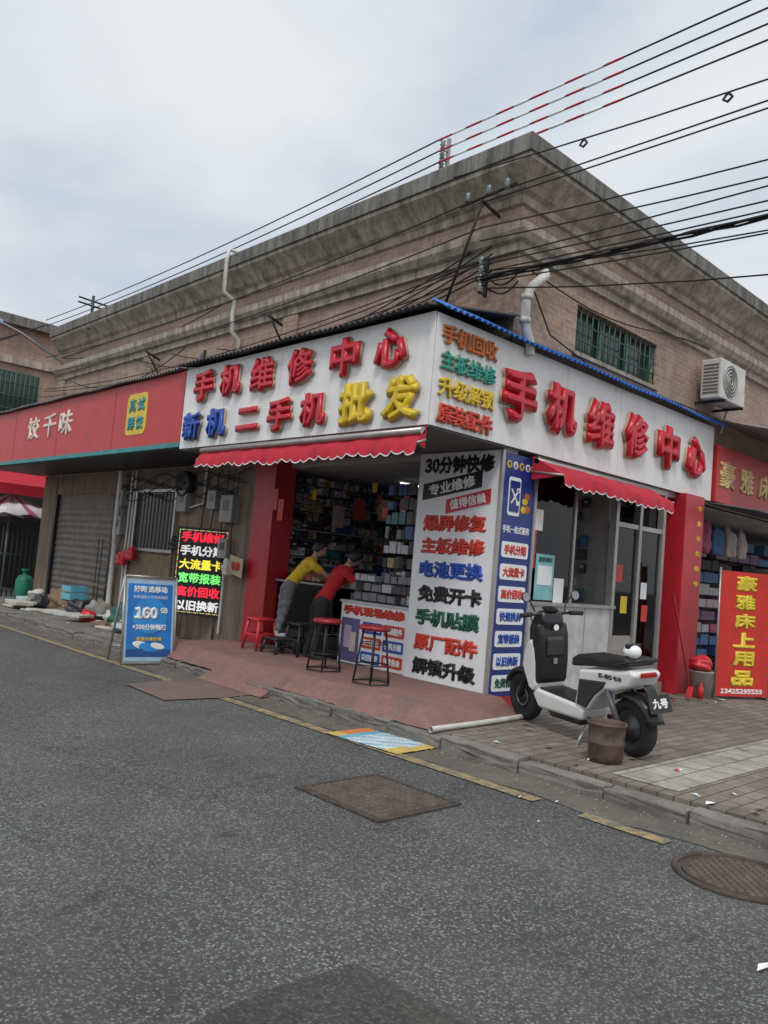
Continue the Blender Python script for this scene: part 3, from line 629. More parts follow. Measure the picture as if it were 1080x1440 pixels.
for i in range(30): cyl('picket',(-1.3+i*.11,14.0,.12),(-1.3+i*.11,14.0,1.9),.015,fg,fe,n=6)
for z in(.3,1.1,1.85): cyl('rail',(-1.3,14,z),(1.9,14,z),.02,fg,fe,n=6)
gc=root('gas_cylinder'); lathe('bottle',[(.16,0),(.19,.05),(.19,.42),(.14,.52),(.05,.56),(.05,.62),(.09,.63),(.09,.68)],(-.02,13.45,.12),M('gas_green',(.02,.22,.13),.5),gc)
SL=root('street_lamp'); tube('arm',[(-.02,12.5,5.2),(-.1,12.5,5.45),(-1.0,12.6,5.9),(-1.5,12.65,6.05)],.03,steel,SL); prism('head',[(-1.4,.0),(-1.95,.05),(-2.0,.1),(-1.9,.14),(-1.4,.1)],-.1,.1,M('lamp_head',(.35,.45,.55),.4),SL,.02).location=(0,12.65,5.98)
# ---------------------------------------------------------------- wires
PL=root('power_line')
def wirep(x,z,y0,y1,sag,n=14,x1=None,z1=None):
    x1=x if x1 is None else x1; z1=z if z1 is None else z1
    return [(x+(x1-x)*i/n,y0+(y1-y0)*i/n,z+(z1-z)*i/n-sag*4*(i/n)*(1-i/n)) for i in range(n+1)]
W=[]
for i,z in enumerate((6.30,6.42,6.54,6.66)):
    W.append(wirep(-.12-.03*i,z,1.2,13.5,.12,z1=z-.1)); W.append(wirep(-.12-.03*i,z,1.2,-16,.05,x1=-.3+.1*i,z1=z+.12*i))
tube('roof_wires',None,.009,wire,PL,multi=W)
for i in range(4):
    z=(6.30,6.42,6.54,6.66)[i]; q=wirep(-.12-.03*i,z,1.2,-16,.05,x1=-.3+.1*i,z1=z+.12*i)
    A_,B_=Vector(q[0]),Vector(q[2])
    for s in range(11):
        cyl('sleeve',A_+(B_-A_)*(s/11+.01),A_+(B_-A_)*((s+1)/11),.012,red if s%2==0 else wtxt,PL,n=6)
W=[]
for i,(z,x) in enumerate(((5.68,-.3),(5.6,-.32),(4.98,-.22),(4.92,-.25),(4.86,-.2),(4.8,-.23),(4.74,-.2),(5.2,-.25),(5.35,-.25))):
    W.append(wirep(x,z,.35,-16,.15+.03*i,x1=x-.3+.08*i,z1=z+.15*(i%3)))
    if i in(0,2,3,5,8): W.append(wirep(x,z,.35,13,.2+.04*(i%4),z1=z-.1))
W.append(wirep(-.5,5.9,.6,-16,.5,x1=-.2,z1=6.6)); W.append(wirep(-.1,4.7,.3,-16,.9,x1=.6,z1=5.2)); W.append(wirep(-.1,4.9,.3,-14,.7,x1=1.6,z1=6.4))
tube('service_wires',None,.008,wire,PL,multi=W)
W=[[(q[0]+.02*math.sin(i*1.3+j*2),q[1],q[2]+.02*math.cos(i*1.7+j*2)) for i,q in enumerate(wirep(-.2,4.78,.4,-16,.22,n=40,x1=-.1,z1=4.95))] for j in range(4)]
tube('cable_bundle',None,.012,wire,PL,multi=W)
qq=wirep(-.5,5.9,.6,-16,.5,n=60,x1=-.2,z1=6.6)
for i in(6,11,16):
    q=qq[i]; tube('wire_loop',[(q[0],q[1],q[2]),(q[0],q[1]+.04,q[2]-.05),(q[0],q[1],q[2]-.08),(q[0],q[1]-.04,q[2]-.05),(q[0],q[1]-.01,q[2]-.01)],.012,wire,PL)
tube('wall_drapes',None,.009,wire,PL,multi=[wirep(-.08,4.9+.1*j,.3,3+j*1.5,.1+.15*j,z1=4.6+.12*j) for j in range(5)]+[wirep(-.1,5.55,6,12.5,.25),wirep(-.1,5.0,7,12,.4),wirep(-.1,4.6,8,12.6,.15)]+[wirep(-.1,4.8-.1*j,.3,-.1,.1) for j in range(2)])
tube('side_wall_wires',None,.009,wire,PL,multi=[[(x,-.06,4.9-.12*math.sin((x-.2)*1.1)+.03*x) for x in [.2+.4*i for i in range(12)]],[(.25,-.06,4.7),(.6,-.06,4.3),(1.6,-.06,4.12),(3.2,-.06,4.15),(5.5,-.06,4.2)]])
tube('street_wires',None,.012,wire,PL,multi=[wirep(-.4,6.3,13,40,.4,x1=-3,z1=7+.2*j) for j in range(4)])
def ins(c,axis,par):
    lathe('insulator',[(.012,-.05),(.035,-.045),(.02,-.02),(.038,0),(.02,.02),(.035,.045),(.012,.05)],c,M('porcelain',(.20,.24,.24),.3),par,12,axis=axis)
IR=root('insulator_rack'); box('post',-.02,.02,1.18,1.22,6.2,6.78,steel,IR)
for i,z in enumerate((6.30,6.42,6.54,6.66)): ins((-.1,1.2,z),(0,0,1),IR); box('arm',-.14,0,1.19,1.21,z-.06,z-.05,steel,IR)
IR=root('insulator_rack'); box('post',-.12,-.09,.33,.37,4.6,5.05,dsteel,IR); box('stay',-.1,0,.34,.36,4.7,4.72,dsteel,IR)
for z in(4.68,4.78,4.88,4.98): ins((-.2,.35,z),(0,0,1),IR); box('arm',-.23,-.1,.34,.36,z-.06,z-.05,dsteel,IR)
IR=root('insulator_rack'); box('post',-.12,-.09,6.3,6.34,4.4,4.85,dsteel,IR)
for z in(4.45,4.55,4.65,4.75): ins((-.17,6.32,z),(0,0,1),IR)
IR=root('wall_bracket'); cyl('strut',(-.05,1.0,4.65),(-.32,.3,5.6),.018,rust,IR,n=8); cyl('crossarm',(-.35,.6,5.62),(-.3,-.15,5.7),.022,rust,IR,n=8); cyl('tie',(-.02,.3,5.55),(-.34,.3,5.62),.02,rust,IR,n=8)
for yy in(.5,.2,-.05): ins((-.34,yy,5.7),(0,0,1),IR)
IR=root('wall_bracket'); cyl('post',(-.25,10.8,5.9),(-.25,10.8,6.6),.03,dsteel,IR,n=8)
for z in(6.5,6.4): cyl('arm',(-.55,10.8,z),(.2,10.8,z-.03),.02,dsteel,IR,n=8)
for yy in(8.1,4.3): IR=root('wall_bracket'); cyl('arm',(0,yy,4.95),(-.3,yy,5.05),.02,dsteel,IR,n=8); cyl('stay',(0,yy,4.7),(-.25,yy,5.03),.015,dsteel,IR,n=8)
# ---------------------------------------------------------------- LED board
q=Vector((.62,-.78,0)).normalized(); nL=Vector((-.78,-.62,0)).normalized(); FR=(q,Vector((0,0,1)),nL)
LB=root('led_sign_board'); c0=Vector((-.22,5.58,1.21))
panel(LB,'case',c0,.86,1.36,dsteel,FR,.05,lift=-.05); panel(LB,'screen',c0,.80,1.30,black,FR,.004)
led=[M('led_red',(.9,.02,.05),.5,emit=1.1,var=.05),M('led_white',(.8,.8,.8),.5,emit=.6,var=.05),M('led_yellow',(.85,.7,.06),.5,emit=.9,var=.05),M('led_green',(.2,.85,.2),.5,emit=.8,var=.05)]
for i,(tx,m_) in enumerate((('手机维修',0),('手机分期',1),('大流量卡',2),('宽带报装',3),('高价回收',0),('以旧换新',1))):
    text(LB,tx,c0+Vector((0,0,.53-.212*i))+nL*.004,.7,.165,led[m_],FR,.002,.012)
v=[];f=[];mi=[]
per=[(-.385+.77*i/30,.635) for i in range(31)]+[(-.385+.77*i/30,-.635) for i in range(31)]+[(.385,-.635+1.27*i/48) for i in range(49)]+[(-.385,-.635+1.27*i/48) for i in range(49)]
for i,(s,t) in enumerate(per):
    kk=len(v); cc=c0+q*s+Vector((0,0,t))+nL*.007
    for sx,sy in((-1,-1),(1,-1),(1,1),(-1,1)): v.append(cc+q*sx*.007+Vector((0,0,sy*.007)))
    f.append((kk,kk+1,kk+2,kk+3)); mi.append(i%4)
o=mesh('border_leds',v,f,led,LB)
for pl,m_ in zip(o.data.polygons,mi): pl.material_index=m_
for s in(-.3,.3): cyl('leg',c0+q*s+Vector((0,0,-.68)),c0+q*s+Vector((0,0,-1.08)),.015,dsteel,LB)
# ---------------------------------------------------------------- A-frame
AF=root('a_frame_sign',(-1.68,4.18,0)); AF.rotation_euler=(0,0,math.radians(-6))
tl=math.radians(9); Ua=Vector((0,math.sin(tl),math.cos(tl))); Na=Vector((0,-math.cos(tl),math.sin(tl))); FA=(Vector((1,0,0)),Ua,Na)
cA=Ua*.58
panel(AF,'frame',cA,.70,1.10,alu,FA,.02,lift=-.02)
bl=M('poster_blue',(.02,.20,.62),.35,var=.35,scale=3); panel(AF,'poster',cA,.64,1.04,M('poster_ice',(.35,.55,.75),.35,var=.3,scale=4),FA,.003); panel(AF,'poster_main',cA+Ua*.04,.60,.86,bl,FA,.004)
panel(AF,'foot_art',cA-Ua*.42,.6,.1,M('poster_navy',(.02,.09,.30),.35),FA,.005)
lathe('disc',[(.23,0),(.23,.004)],cA+Ua*.06+Na*.004,M('disc_blue',(.03,.30,.75),.4),AF,32,axis=Na)
text(AF,'好网 选移动',cA+Ua*.4+Na*.004,.46,.09,wtxt,FA,.003,.02); text(AF,'给幸福家人的网络保障',cA+Ua*.30+Na*.004,.46,.04,wtxt,FA,.003,.0)
text(AF,'160',cA+Ua*.09-Vector((.05,0,0))+Na*.009,.32,.17,wtxt,FA,.004,.03); text(AF,'GB',cA+Ua*.13+Vector((.19,0,0))+Na*.009,.1,.08,wtxt,FA,.004,.02)
text(AF,'+200分钟畅打',cA-Ua*.09+Na*.009,.46,.08,wtxt,FA,.003,.02); text(AF,'超值优惠套餐',cA-Ua*.24+Na*.009,.34,.05,yel,FA,.003,.01)
for x,z,s in((-.1,-.32,.12),(.12,-.33,.10),(.0,-.35,.14)):
    o=ball('box_art',(0,0,0),(s,.004,s*.4),wtxt if x else MC['disc_blue'],AF,16,8); o.location=cA+Ua*z+Na*.008+Vector((x,0,0)); o.rotation_euler=(-tl,0.2,0)
for s in(-1,1):
    cyl('leg_front',(s*.35,0,0),(s*.35,.17,1.13),.015,alu,AF); cyl('leg_back',(s*.35,.5,0),(s*.35,.18,1.13),.015,alu,AF)
cyl('top_bar',(-.35,.175,1.13),(.35,.175,1.13),.015,alu,AF); cyl('cross',(-.35,.44,.2),(.35,.44,.2),.01,alu,AF)
# ---------------------------------------------------------------- standing banner
RB=root('standing_banner'); X_=Vector((.92,-.39,0)).normalized(); N_=Vector((-.39,-.92,0)).normalized(); FBn=(X_,Vector((0,0,1)),N_); cB=Vector((4.68,-.75,1.02))
panel(RB,'cloth',cB,.92,1.72,M('banner_red',(.62,.03,.02),.6,var=.15,dirt=.15),FBn,.01)
for i,ch in enumerate('豪雅床上用品'): text(RB,ch,cB+Vector((0,0,.70-.262*i))+N_*.01,.4,.22,M('banner_yellow',(.80,.62,.05),.5),FBn,.002,.025)
text(RB,'13425295533',cB+Vector((0,0,-.79))+N_*.01,.75,.07,wtxt,FBn,.002,.02)
for s in(-1,1): cyl('pole',cB+X_*s*.47+Vector((0,0,-.9)),cB+X_*s*.47+Vector((0,0,.9)),.014,steel,RB); cyl('foot',cB+X_*s*.47+Vector((0,0,-.89))-N_*.2,cB+X_*s*.47+Vector((0,0,-.89))+N_*.2,.014,steel,RB)
# ---------------------------------------------------------------- stools
def barstool(x,y,h,zb=.285):
    s=root('bar_stool',(x,y,zb)); lathe('seat',[(.0,h-.045),(.15,h-.045),(.17,h-.035),(.172,h-.01),(.155,h+.008),(.0,h+.012)],(0,0,0),M('seat_red',(.28,.02,.03),.35),s,28)
    for i in range(4):
        t=math.pi/4+i*math.pi/2; cyl('leg',(.12*math.cos(t),.12*math.sin(t),h-.045),(.19*math.cos(t),.19*math.sin(t),0),.011,dsteel,s,n=8)
    torus('foot_ring',(0,0,.2),.172,.008,(0,0,1),dsteel,s,28,6); torus('base_ring',(0,0,.012),.192,.009,(0,0,1),dsteel,s,28,6); torus('upper_ring',(0,0,.42),.145,.006,(0,0,1),dsteel,s,28,6)
barstool(-.77,1.76,.58); barstool(-.87,.85,.60)
def lowstool(x,y,h,mt,name):
    s=root(name,(x,y,.285)); box('seat',-.15,.15,-.15,.15,h-.03,h,mt,s,.012)
    for sx in(-1,1):
        for sy in(-1,1): cyl('leg',(sx*.12,sy*.12,h-.02),(sx*.16,sy*.16,0),.02,mt,s,n=8)
    for sx in(-1,1): box('stretcher',sx*.14-.008,sx*.14+.008,-.13,.13,h*.45,h*.52,mt,s); box('stretcher',-.13,.13,sx*.14-.008,sx*.14+.008,h*.45,h*.52,mt,s)
plb=M('plastic_black',(.03,.03,.035),.4)
lowstool(-.42,3.55,.42,plasr,'plastic_stool'); lowstool(-.36,3.2,.2,plb,'step_stool'); lowstool(-.2,2.95,.42,plb,'plastic_stool')
# ---------------------------------------------------------------- people
def skinned(name,nodes,edges,par,mats,labels,sub=2):
    names=list(nodes); idx={n_:i for i,n_ in enumerate(names)}
    me=bpy.data.meshes.new(name); me.from_pydata([nodes[n_][:3] for n_ in names],[(idx[e[0]],idx[e[1]]) for e in edges],[]); me.update()
    o=bpy.data.objects.new(name,me); COL.objects.link(o); o.modifiers.new('Skin','SKIN')
    sv=me.skin_vertices[0].data; seen=set(); adj={i:[] for i in range(len(names))}
    for e in edges: adj[idx[e[0]]].append(idx[e[1]]); adj[idx[e[1]]].append(idx[e[0]])
    for i,n_ in enumerate(names):
        q=nodes[n_]; sv[i].radius=(q[3],q[4] if len(q)>4 else q[3])
        if i not in seen:
            sv[i].use_root=True; st=[i]
            while st:
                k_=st.pop()
                if k_ in seen: continue
                seen.add(k_); st+=adj[k_]
    sb=o.modifiers.new('s','SUBSURF'); sb.levels=sub; sb.render_levels=sub
    dg=bpy.context.evaluated_depsgraph_get(); m2=bpy.data.meshes.new_from_object(o.evaluated_get(dg)); o.modifiers.clear(); o.data=m2
    m2.materials.clear()
    for m_ in mats: m2.materials.append(m_)
    segs=[(Vector(nodes[e[0]][:3]),Vector(nodes[e[1]][:3]),labels.get(e[2],0)) for e in edges]
    for pl in m2.polygons:
        pl.use_smooth=True; c=pl.center; best=1e9
        for A_,B_,lb in segs:
            ab=B_-A_; t=max(0,min(1,(c-A_).dot(ab)/max(1e-9,ab.length_squared))); dd=(c-A_-ab*t).length
            if dd<best: best=dd; pl.material_index=lb
    o.parent=par; return o
skin=M('skin',(.42,.25,.18),.55,var=.1); hair=M('hair',(.012,.010,.009),.5,var=.3,scale=40)
def person(name,J,s,shirt,trou,shoe,face,long=False):
    P=root(name); V_=lambda k:Vector(J[k])
    n={}
    def add(k,pt,r_,r2=None): n[k]=(*pt,r_*s,(r2 or r_)*s)
    hip=V_('hip');ch=V_('chest');nk=V_('neck');hd=V_('head')
    add('hip',hip,.135,.11); add('waist',hip.lerp(ch,.45),.125,.10); add('chest',ch,.15,.115); add('nk0',ch.lerp(nk,.75),.085); add('neck',nk,.052); add('skull',nk.lerp(hd,.5),.058)
    E=[('hip','waist','s'),('waist','chest','s'),('chest','nk0','s'),('nk0','neck','k'),('neck','skull','k')]
    for sd in'LR':
        sh,el,wr=V_('sh'+sd),V_('el'+sd),V_('wr'+sd); hp,kn,an=V_('hp'+sd),V_('kn'+sd),V_('an'+sd); fd=Vector(J['foot'+sd])
        add('sh'+sd,sh,.066); add('ua'+sd,sh.lerp(el,.5),.058); add('ub'+sd,sh.lerp(el,.58),.042); add('el'+sd,el,.038); add('fa'+sd,el.lerp(wr,.35),.036); add('wr'+sd,wr,.024)
        E+=[('nk0','sh'+sd,'s'),('sh'+sd,'ua'+sd,'s'),('ua'+sd,'ub'+sd,'s'),('ub'+sd,'el'+sd,'k'),('el'+sd,'fa'+sd,'k'),('fa'+sd,'wr'+sd,'k')]
        add('hp'+sd,hp,.098); add('th'+sd,hp.lerp(kn,.45),.086); add('kn'+sd,kn,.064); add('cf'+sd,kn.lerp(an,.35),.060); add('an'+sd,an,.050)
        add('he'+sd,an+Vector((0,0,-.05*s)),.036); add('ft'+sd,an+fd*.09*s+Vector((0,0,-.06*s)),.036,.03); add('to'+sd,an+fd*.17*s+Vector((0,0,-.07*s)),.026)
        E+=[('hip','hp'+sd,'t'),('hp'+sd,'th'+sd,'t'),('th'+sd,'kn'+sd,'t'),('kn'+sd,'cf'+sd,'t'),('cf'+sd,'an'+sd,'t'),('an'+sd,'he'+sd,'o'),('he'+sd,'ft'+sd,'o'),('ft'+sd,'to'+sd,'o')]
    bo=skinned('body',n,E,P,[shirt,trou,skin,shoe],{'s':0,'t':1,'k':2,'o':3})
    # cloth folds
    for v_ in bo.data.vertices:
        c=v_.co; v_.co+=v_.normal*(.006*math.sin(c.z*55+c.x*30)+.004*math.sin(c.y*70-c.z*40)) if c.z<nk.z-.04 else Vector()
    for sd in'LR':
        wr=V_('wr'+sd); dr=(wr-V_('el'+sd)).normalized(); dr=(dr+Vector((0,0,.35))).normalized(); sdv=dr.cross(Vector((0,0,1))).normalized(); nrm=sdv.cross(dr)
        if nrm.z>0: nrm=-nrm
        k={};EE=[]
        def ad(nm,pt,r_,r2=None): k[nm]=(*pt,r_*s,(r2 or r_)*s)
        ad('w',wr,.024); ad('p1',wr+dr*.045*s,.034,.016); ad('p2',wr+dr*.085*s,.036,.014); EE+=[('w','p1','k'),('p1','p2','k')]
        for i,(of,ln) in enumerate(((-.030,.060),(-.010,.074),(.011,.069),(.031,.052))):
            b0=wr+dr*.075*s+sdv*of*s; ad('f%da'%i,b0,.0095); ad('f%db'%i,b0+dr*ln*.5*s+nrm*.006*s+sdv*of*.15*s,.0088); ad('f%dc'%i,b0+dr*ln*.8*s+nrm*.022*s+sdv*of*.2*s,.008); ad('f%dd'%i,b0+dr*ln*s+nrm*.038*s+sdv*of*.2*s,.0065)
            EE+=[('f%da'%i,'f%db'%i,'k'),('f%db'%i,'f%dc'%i,'k'),('f%dc'%i,'f%dd'%i,'k')]
        th=-1 if sd=='L' else 1
        b0=wr+dr*.03*s+sdv*th*.028*s; ad('t0',b0,.012); ad('t1',b0+dr*.028*s+sdv*th*.022*s+nrm*.01*s,.0105); ad('t2',b0+dr*.052*s+sdv*th*.028*s+nrm*.02*s,.008); EE+=[('t0','t1','k'),('t1','t2','k')]
        skinned('hand_'+sd,k,EE,P,[skin],{'k':0},1)
    f_=Vector(face).normalized(); upv=(hd-nk).normalized(); rx=f_.cross(upv).normalized(); upv=rx.cross(f_).normalized()
    bm=bmesh.new(); bmesh.ops.create_uvsphere(bm,u_segments=28,v_segments=20,radius=1)
    for v_ in bm.verts:
        x,y,z=v_.co; wd=.074*(1-.22*max(0,-z)**1.5); dp=.094
        xx=x*wd; yy=y*dp+(.012 if z<-.3 and y>0 else 0); zz=z*.115
        nx=abs(x)
        if y>0.5 and nx<.22 and -.35<z<.1: yy+=.020*(1-nx/.22)*(1-abs(z+.2)/.3 if abs(z+.2)<.3 else 0)
        if y>.6 and .15<nx<.45 and -.02<z<.2: yy-=.006
        v_.co=(xx,yy,zz)
    hm=Matrix(((rx.x,f_.x,upv.x,hd.x),(rx.y,f_.y,upv.y,hd.y),(rx.z,f_.z,upv.z,hd.z),(0,0,0,1)))@Matrix.Scale(s**.5,4)
    me=bpy.data.meshes.new('head'); bm.to_mesh(me); bm.free(); o=link('head',me,skin,P,True); o.matrix_basis=hm
    for sx in(-1,1):
        e=ball('ear',(0,0,0),(.012,.022,.032),skin,P,12,8); e.matrix_basis=hm@Matrix.Translation((sx*.074,-.005,-.01))
        e=ball('eye',(0,0,0),(.012,.006,.007),wtxt,P,10,8); e.matrix_basis=hm@Matrix.Translation((sx*.028,.082,.008))
        e=ball('iris',(0,0,0),(.005,.004,.005),black,P,10,8); e.matrix_basis=hm@Matrix.Translation((sx*.028,.086,.008))
    e=ball('mouth',(0,0,0),(.022,.006,.006),M('lips',(.35,.12,.10),.5),P,12,8); e.matrix_basis=hm@Matrix.Translation((0,.083,-.062))
    bm=bmesh.new(); bmesh.ops.create_uvsphere(bm,u_segments=32,v_segments=24,radius=1); kill=[]
    for v_ in bm.verts:
        x,y,z=v_.co
        lim=.30+.2*max(0,y) if y>.35 else (-.05 if y>.0 else -.55)
        if z<lim: kill.append(v_)
        j=1+random.uniform(-.02,.04); v_.co=(x*.085*j,y*.106*j-.005,z*.127*j+.004)
    bmesh.ops.delete(bm,geom=kill,context='VERTS'); me=bpy.data.meshes.new('hair'); bm.to_mesh(me); bm.free(); o=link('hair',me,hair,P,True); o.matrix_basis=hm
    sd_=o.modifiers.new('s','SOLIDIFY'); sd_.thickness=.008
    return P
yshirt=M('yellow_tshirt',(.68,.45,.03),.8,var=.3,scale=9); rshirt=M('red_tshirt',(.50,.012,.018),.8,var=.3,scale=9); grey=M('grey_trousers',(.15,.15,.17),.8,var=.3,scale=9); blk=M('black_trousers',(.02,.02,.024),.8,var=.2); shoe=M('white_shoe',(.5,.5,.48),.5)
person('leaning_child',dict(hip=(-.30,3.16,1.20),chest=(-.16,3.05,1.42),neck=(-.07,2.98,1.57),head=(-.02,2.94,1.69),
  shL=(-.09,3.13,1.49),shR=(-.16,2.87,1.46),elL=(.05,3.12,1.34),elR=(.02,2.78,1.33),wrL=(.22,3.02,1.27),wrR=(.2,2.74,1.27),
  hpL=(-.30,3.24,1.14),hpR=(-.34,3.10,1.14),knL=(-.32,3.26,.84),knR=(-.36,3.14,.83),anL=(-.36,3.26,.57),anR=(-.42,3.18,.57),footL=(.8,-.5,0),footR=(.8,-.5,0)),.86,yshirt,grey,shoe,(.85,-.3,-.35))
person('leaning_person',dict(hip=(-.16,2.66,1.0),chest=(.0,2.56,1.32),neck=(.08,2.49,1.48),head=(.16,2.43,1.60),
  shL=(.07,2.71,1.41),shR=(.0,2.35,1.40),elL=(.22,2.74,1.22),elR=(.12,2.30,1.22),wrL=(.36,2.66,1.27),wrR=(.30,2.36,1.12),
  hpL=(-.15,2.74,.95),hpR=(-.2,2.58,.95),knL=(-.14,2.78,.62),knR=(-.2,2.60,.63),anL=(-.22,2.8,.36),anR=(-.28,2.58,.36),footL=(.85,-.4,0),footR=(.85,-.4,0)),.95,rshirt,blk,M('dark_shoe',(.04,.04,.04),.5),(.85,.1,-.5))
# ---------------------------------------------------------------- scooter
SCO=root('electric_scooter')
sw=M('scooter_white',(.74,.74,.72),.22,var=.05,dirt=.15); sb=M('scooter_black',(.018,.018,.02),.3); rub=M('tyre_rubber',(.022,.022,.022),.85,bump=.3,scale=10); seat=M('seat_vinyl',(.015,.015,.016),.5); rimg=M('rim_grey',(.06,.06,.065),.4,.6)
RW=.235; WB_=1.43
K=lambda P:[(.45-(.45-x)*.84 if x<.45 else x,z) for x,z in P]
kx=lambda x:.45-(.45-x)*.84
def wheel(x,par,hub):
    torus('tyre',(x,0,RW+.005),RW-.056,.058,(0,1,0),rub,par,40,12)
    lathe('rim',[(.135,-.035),(.155,-.04),(.155,.04),(.135,.035)],(x,0,RW),rimg,par,30,axis=(0,1,0))
    lathe('hub',[(.0,-.06),(hub,-.045),(hub,.045),(.0,.06)],(x,0,RW),rimg,par,24,axis=(0,1,0))
    for i in range(6): t=i*math.pi/3; cyl('spoke',(x+hub*.8*math.cos(t),0,RW+hub*.8*math.sin(t)),(x+.15*math.cos(t),0,RW+.15*math.sin(t)),.014,rimg,par,n=8)
wheel(0,SCO,.11); wheel(WB_,SCO,.05); torus('brake_disc',(WB_,.05,RW),.085,.006,(0,1,0),steel,SCO,28,6)
for s in(-1,1):
    cyl('fork',(WB_,s*.085,RW),(1.26,s*.07,.58),.022,sb,SCO); cyl('shock',(0.02,s*.13,RW),(.16,s*.13,.52),.024,M('shock_grey',(.10,.10,.11),.4),SCO); box('swingarm',-.02,.42,s*.11-.015,s*.11+.015,.19,.25,sb,SCO,.01)
cyl('stem',(1.27,0,.50),(1.10,0,1.0),.035,sb,SCO)
def fender(x,a0,a1,rad,wd,mt,nm):
    v=[];f=[];n=14
    for i in range(n+1):
        t=math.radians(a0+(a1-a0)*i/n)
        for yy,dz in((-wd,-.04),(-wd*.8,0),(0,.012),(wd*.8,0),(wd,-.04)): v.append((x+(rad+dz)*math.cos(t),yy,RW+(rad+dz)*math.sin(t)))
    for i in range(n):
        for j in range(4): f.append((i*5+j,i*5+j+1,i*5+j+6,i*5+j+5))
    o=mesh(nm,v,f,mt,SCO,True); m_=o.modifiers.new('s','SOLIDIFY'); m_.thickness=.008
fender(WB_,20,160,.275,.085,sb,'front_fender'); fender(0,60,165,.275,.085,sb,'rear_fender')
prism('leg_shield',[(1.17,.36),(1.10,.34),(1.05,.40),(1.05,.60),(1.07,.74),(1.12,.82),(1.18,.80),(1.24,.70),(1.27,.56)],-.175,.175,sw,SCO,.05)
prism('inner_shield',[(1.07,.40),(1.03,.44),(1.005,.62),(1.00,.86),(1.03,.97),(1.12,.95),(1.13,.6)],-.170,.170,sb,SCO,.035)
prism('cowl',[(1.03,.80),(1.00,1.0),(1.05,1.09),(1.15,1.07),(1.24,.92),(1.24,.76)],-.125,.125,sb,SCO,.045)
prism('inner_pocket',[(1.01,.66),(.985,.68),(.98,.82),(1.0,.85)],-.09,.09,M('pocket_grey',(.04,.04,.042),.5),SCO,.01)
lathe('headlight',[(.07,-.02),(.075,.01),(.055,.028),(.0,.034)],(1.22,0,.92),M('lamp_glass',(.7,.7,.7),.1),SCO,24,axis=(1,0,.3))
lathe('badge',[(.028,0),(.028,.004)],(.978,0,.93),wtxt,SCO,20,axis=(-1,0,0))
prism('floor_pan',[(1.15,.32),(1.10,.38),(.50,.33),(.42,.30),(.46,.2),(1.06,.2)],-.15,.15,sw,SCO,.035)
prism('foot_mat',[(1.05,.365),(.54,.332),(.54,.352),(1.05,.39)],-.13,.13,sb,SCO,.008)
prism('belly',[(1.0,.205),(.5,.205),(.54,.14),(.94,.14)],-.1,.1,sb,SCO,.02)
prism('rear_body',K([(.56,.33),(.52,.48),(.50,.64),(.2,.67),(-.05,.69),(-.22,.715),(-.29,.68),(-.20,.57),(-.02,.52),(.14,.50),(.26,.42),(.38,.30)]),-.15,.15,sw,SCO,.05)
prism('side_cover',[(.52,.34),(.48,.56),(.14,.585),(.18,.53),(.30,.44),(.40,.32)],-.158,.158,M('cover_grey',(.03,.03,.033),.4),SCO,.015)
prism('seat',K([(.60,.65),(.585,.725),(.50,.765),(.30,.765),(.14,.76),(.02,.79),(-.13,.80),(-.20,.775),(-.18,.735),(0,.70),(.3,.68)]),-.145,.145,seat,SCO,.045)
tube('grab_rail',[(kx(-.02),.15,.73),(kx(-.2),.15,.77),(kx(-.28),.09,.79),(kx(-.28),-.09,.79),(kx(-.2),-.15,.77),(kx(-.02),-.15,.73)],.013,sb,SCO)
box('tail_light',kx(-.30),kx(-.27),-.08,.08,.655,.695,M('tail_red',(.4,.01,.01),.2),SCO,.01)
prism('plate_arm',[(-.15,.60),(-.20,.56),(-.27,.42),(-.22,.40)],-.05,.05,sb,SCO,.01)
Fp=(Vector((0,-1,0)),Vector((.3,0,.95)).normalized(),Vector((-.95,0,.3)).normalized())
panel(SCO,'number_plate',(-.275,0,.47),.22,.14,sb,Fp,.01); text(SCO,'九号',(-.285,0,.473),.16,.08,wtxt,Fp,.003,.02)
cyl('handlebar',(1.065,-.33,1.05),(1.065,.33,1.05),.014,sb,SCO)
for s in(-1,1):
    cyl('grip',(1.06,s*.22,1.05),(1.03,s*.35,1.045),.021,rub,SCO); cyl('lever',(1.1,s*.2,1.06),(1.1,s*.34,1.05),.008,steel,SCO,n=8)
    tube('mirror_stalk',[(1.07,s*.17,1.07),(1.09,s*.2,1.15),(1.07,s*.25,1.20)],.007,sb,SCO)
    lathe('mirror',[(.0,-.018),(.036,-.014),(.048,.0),(.048,.008),(.0,.01)],(1.06,s*.28,1.21),sb,SCO,24,axis=(-1,0,.1)); lathe('mirror_glass',[(.040,0),(.040,.002)],(1.049,s*.28,1.211),M('mirror_glass_m',(.3,.32,.35),.05,1),SCO,24,axis=(-1,0,.1))
rpanel(SCO,'dash',(1.07,0,1.085),.14,.1,.03,black,(Vector((0,-1,0)),Vector((.95,0,.3)).normalized(),Vector((-.3,0,.95)).normalized()),.012)
tube('brake_cables',None,.006,sb,SCO,multi=[[(1.08,.2,1.05),(1.16,.15,1.0),(1.2,.06,.9)],[(1.08,-.2,1.05),(1.16,-.15,1.0),(1.2,-.06,.9)]])
cyl('kick_stand',(.46,.1,.16),(.40,.26,.0),.012,steel,SCO); tube('centre_stand',[(.34,.12,.2),(.24,.17,.02),(.24,-.17,.04),(.34,-.12,.2)],.012,sb,SCO)
box('shopping_hook',.985,1.0,-.02,.02,.60,.65,steel,SCO)
fS=(Vector((-1,0,0)),Vector((0,0,1)),Vector((0,1,0)))
text(SCO,'E-80',(.16,.151,.625),.16,.04,sb,fS,.003,.02); text(SCO,'电动',(.02,.151,.625),.09,.04,sb,fS,.003,.01)
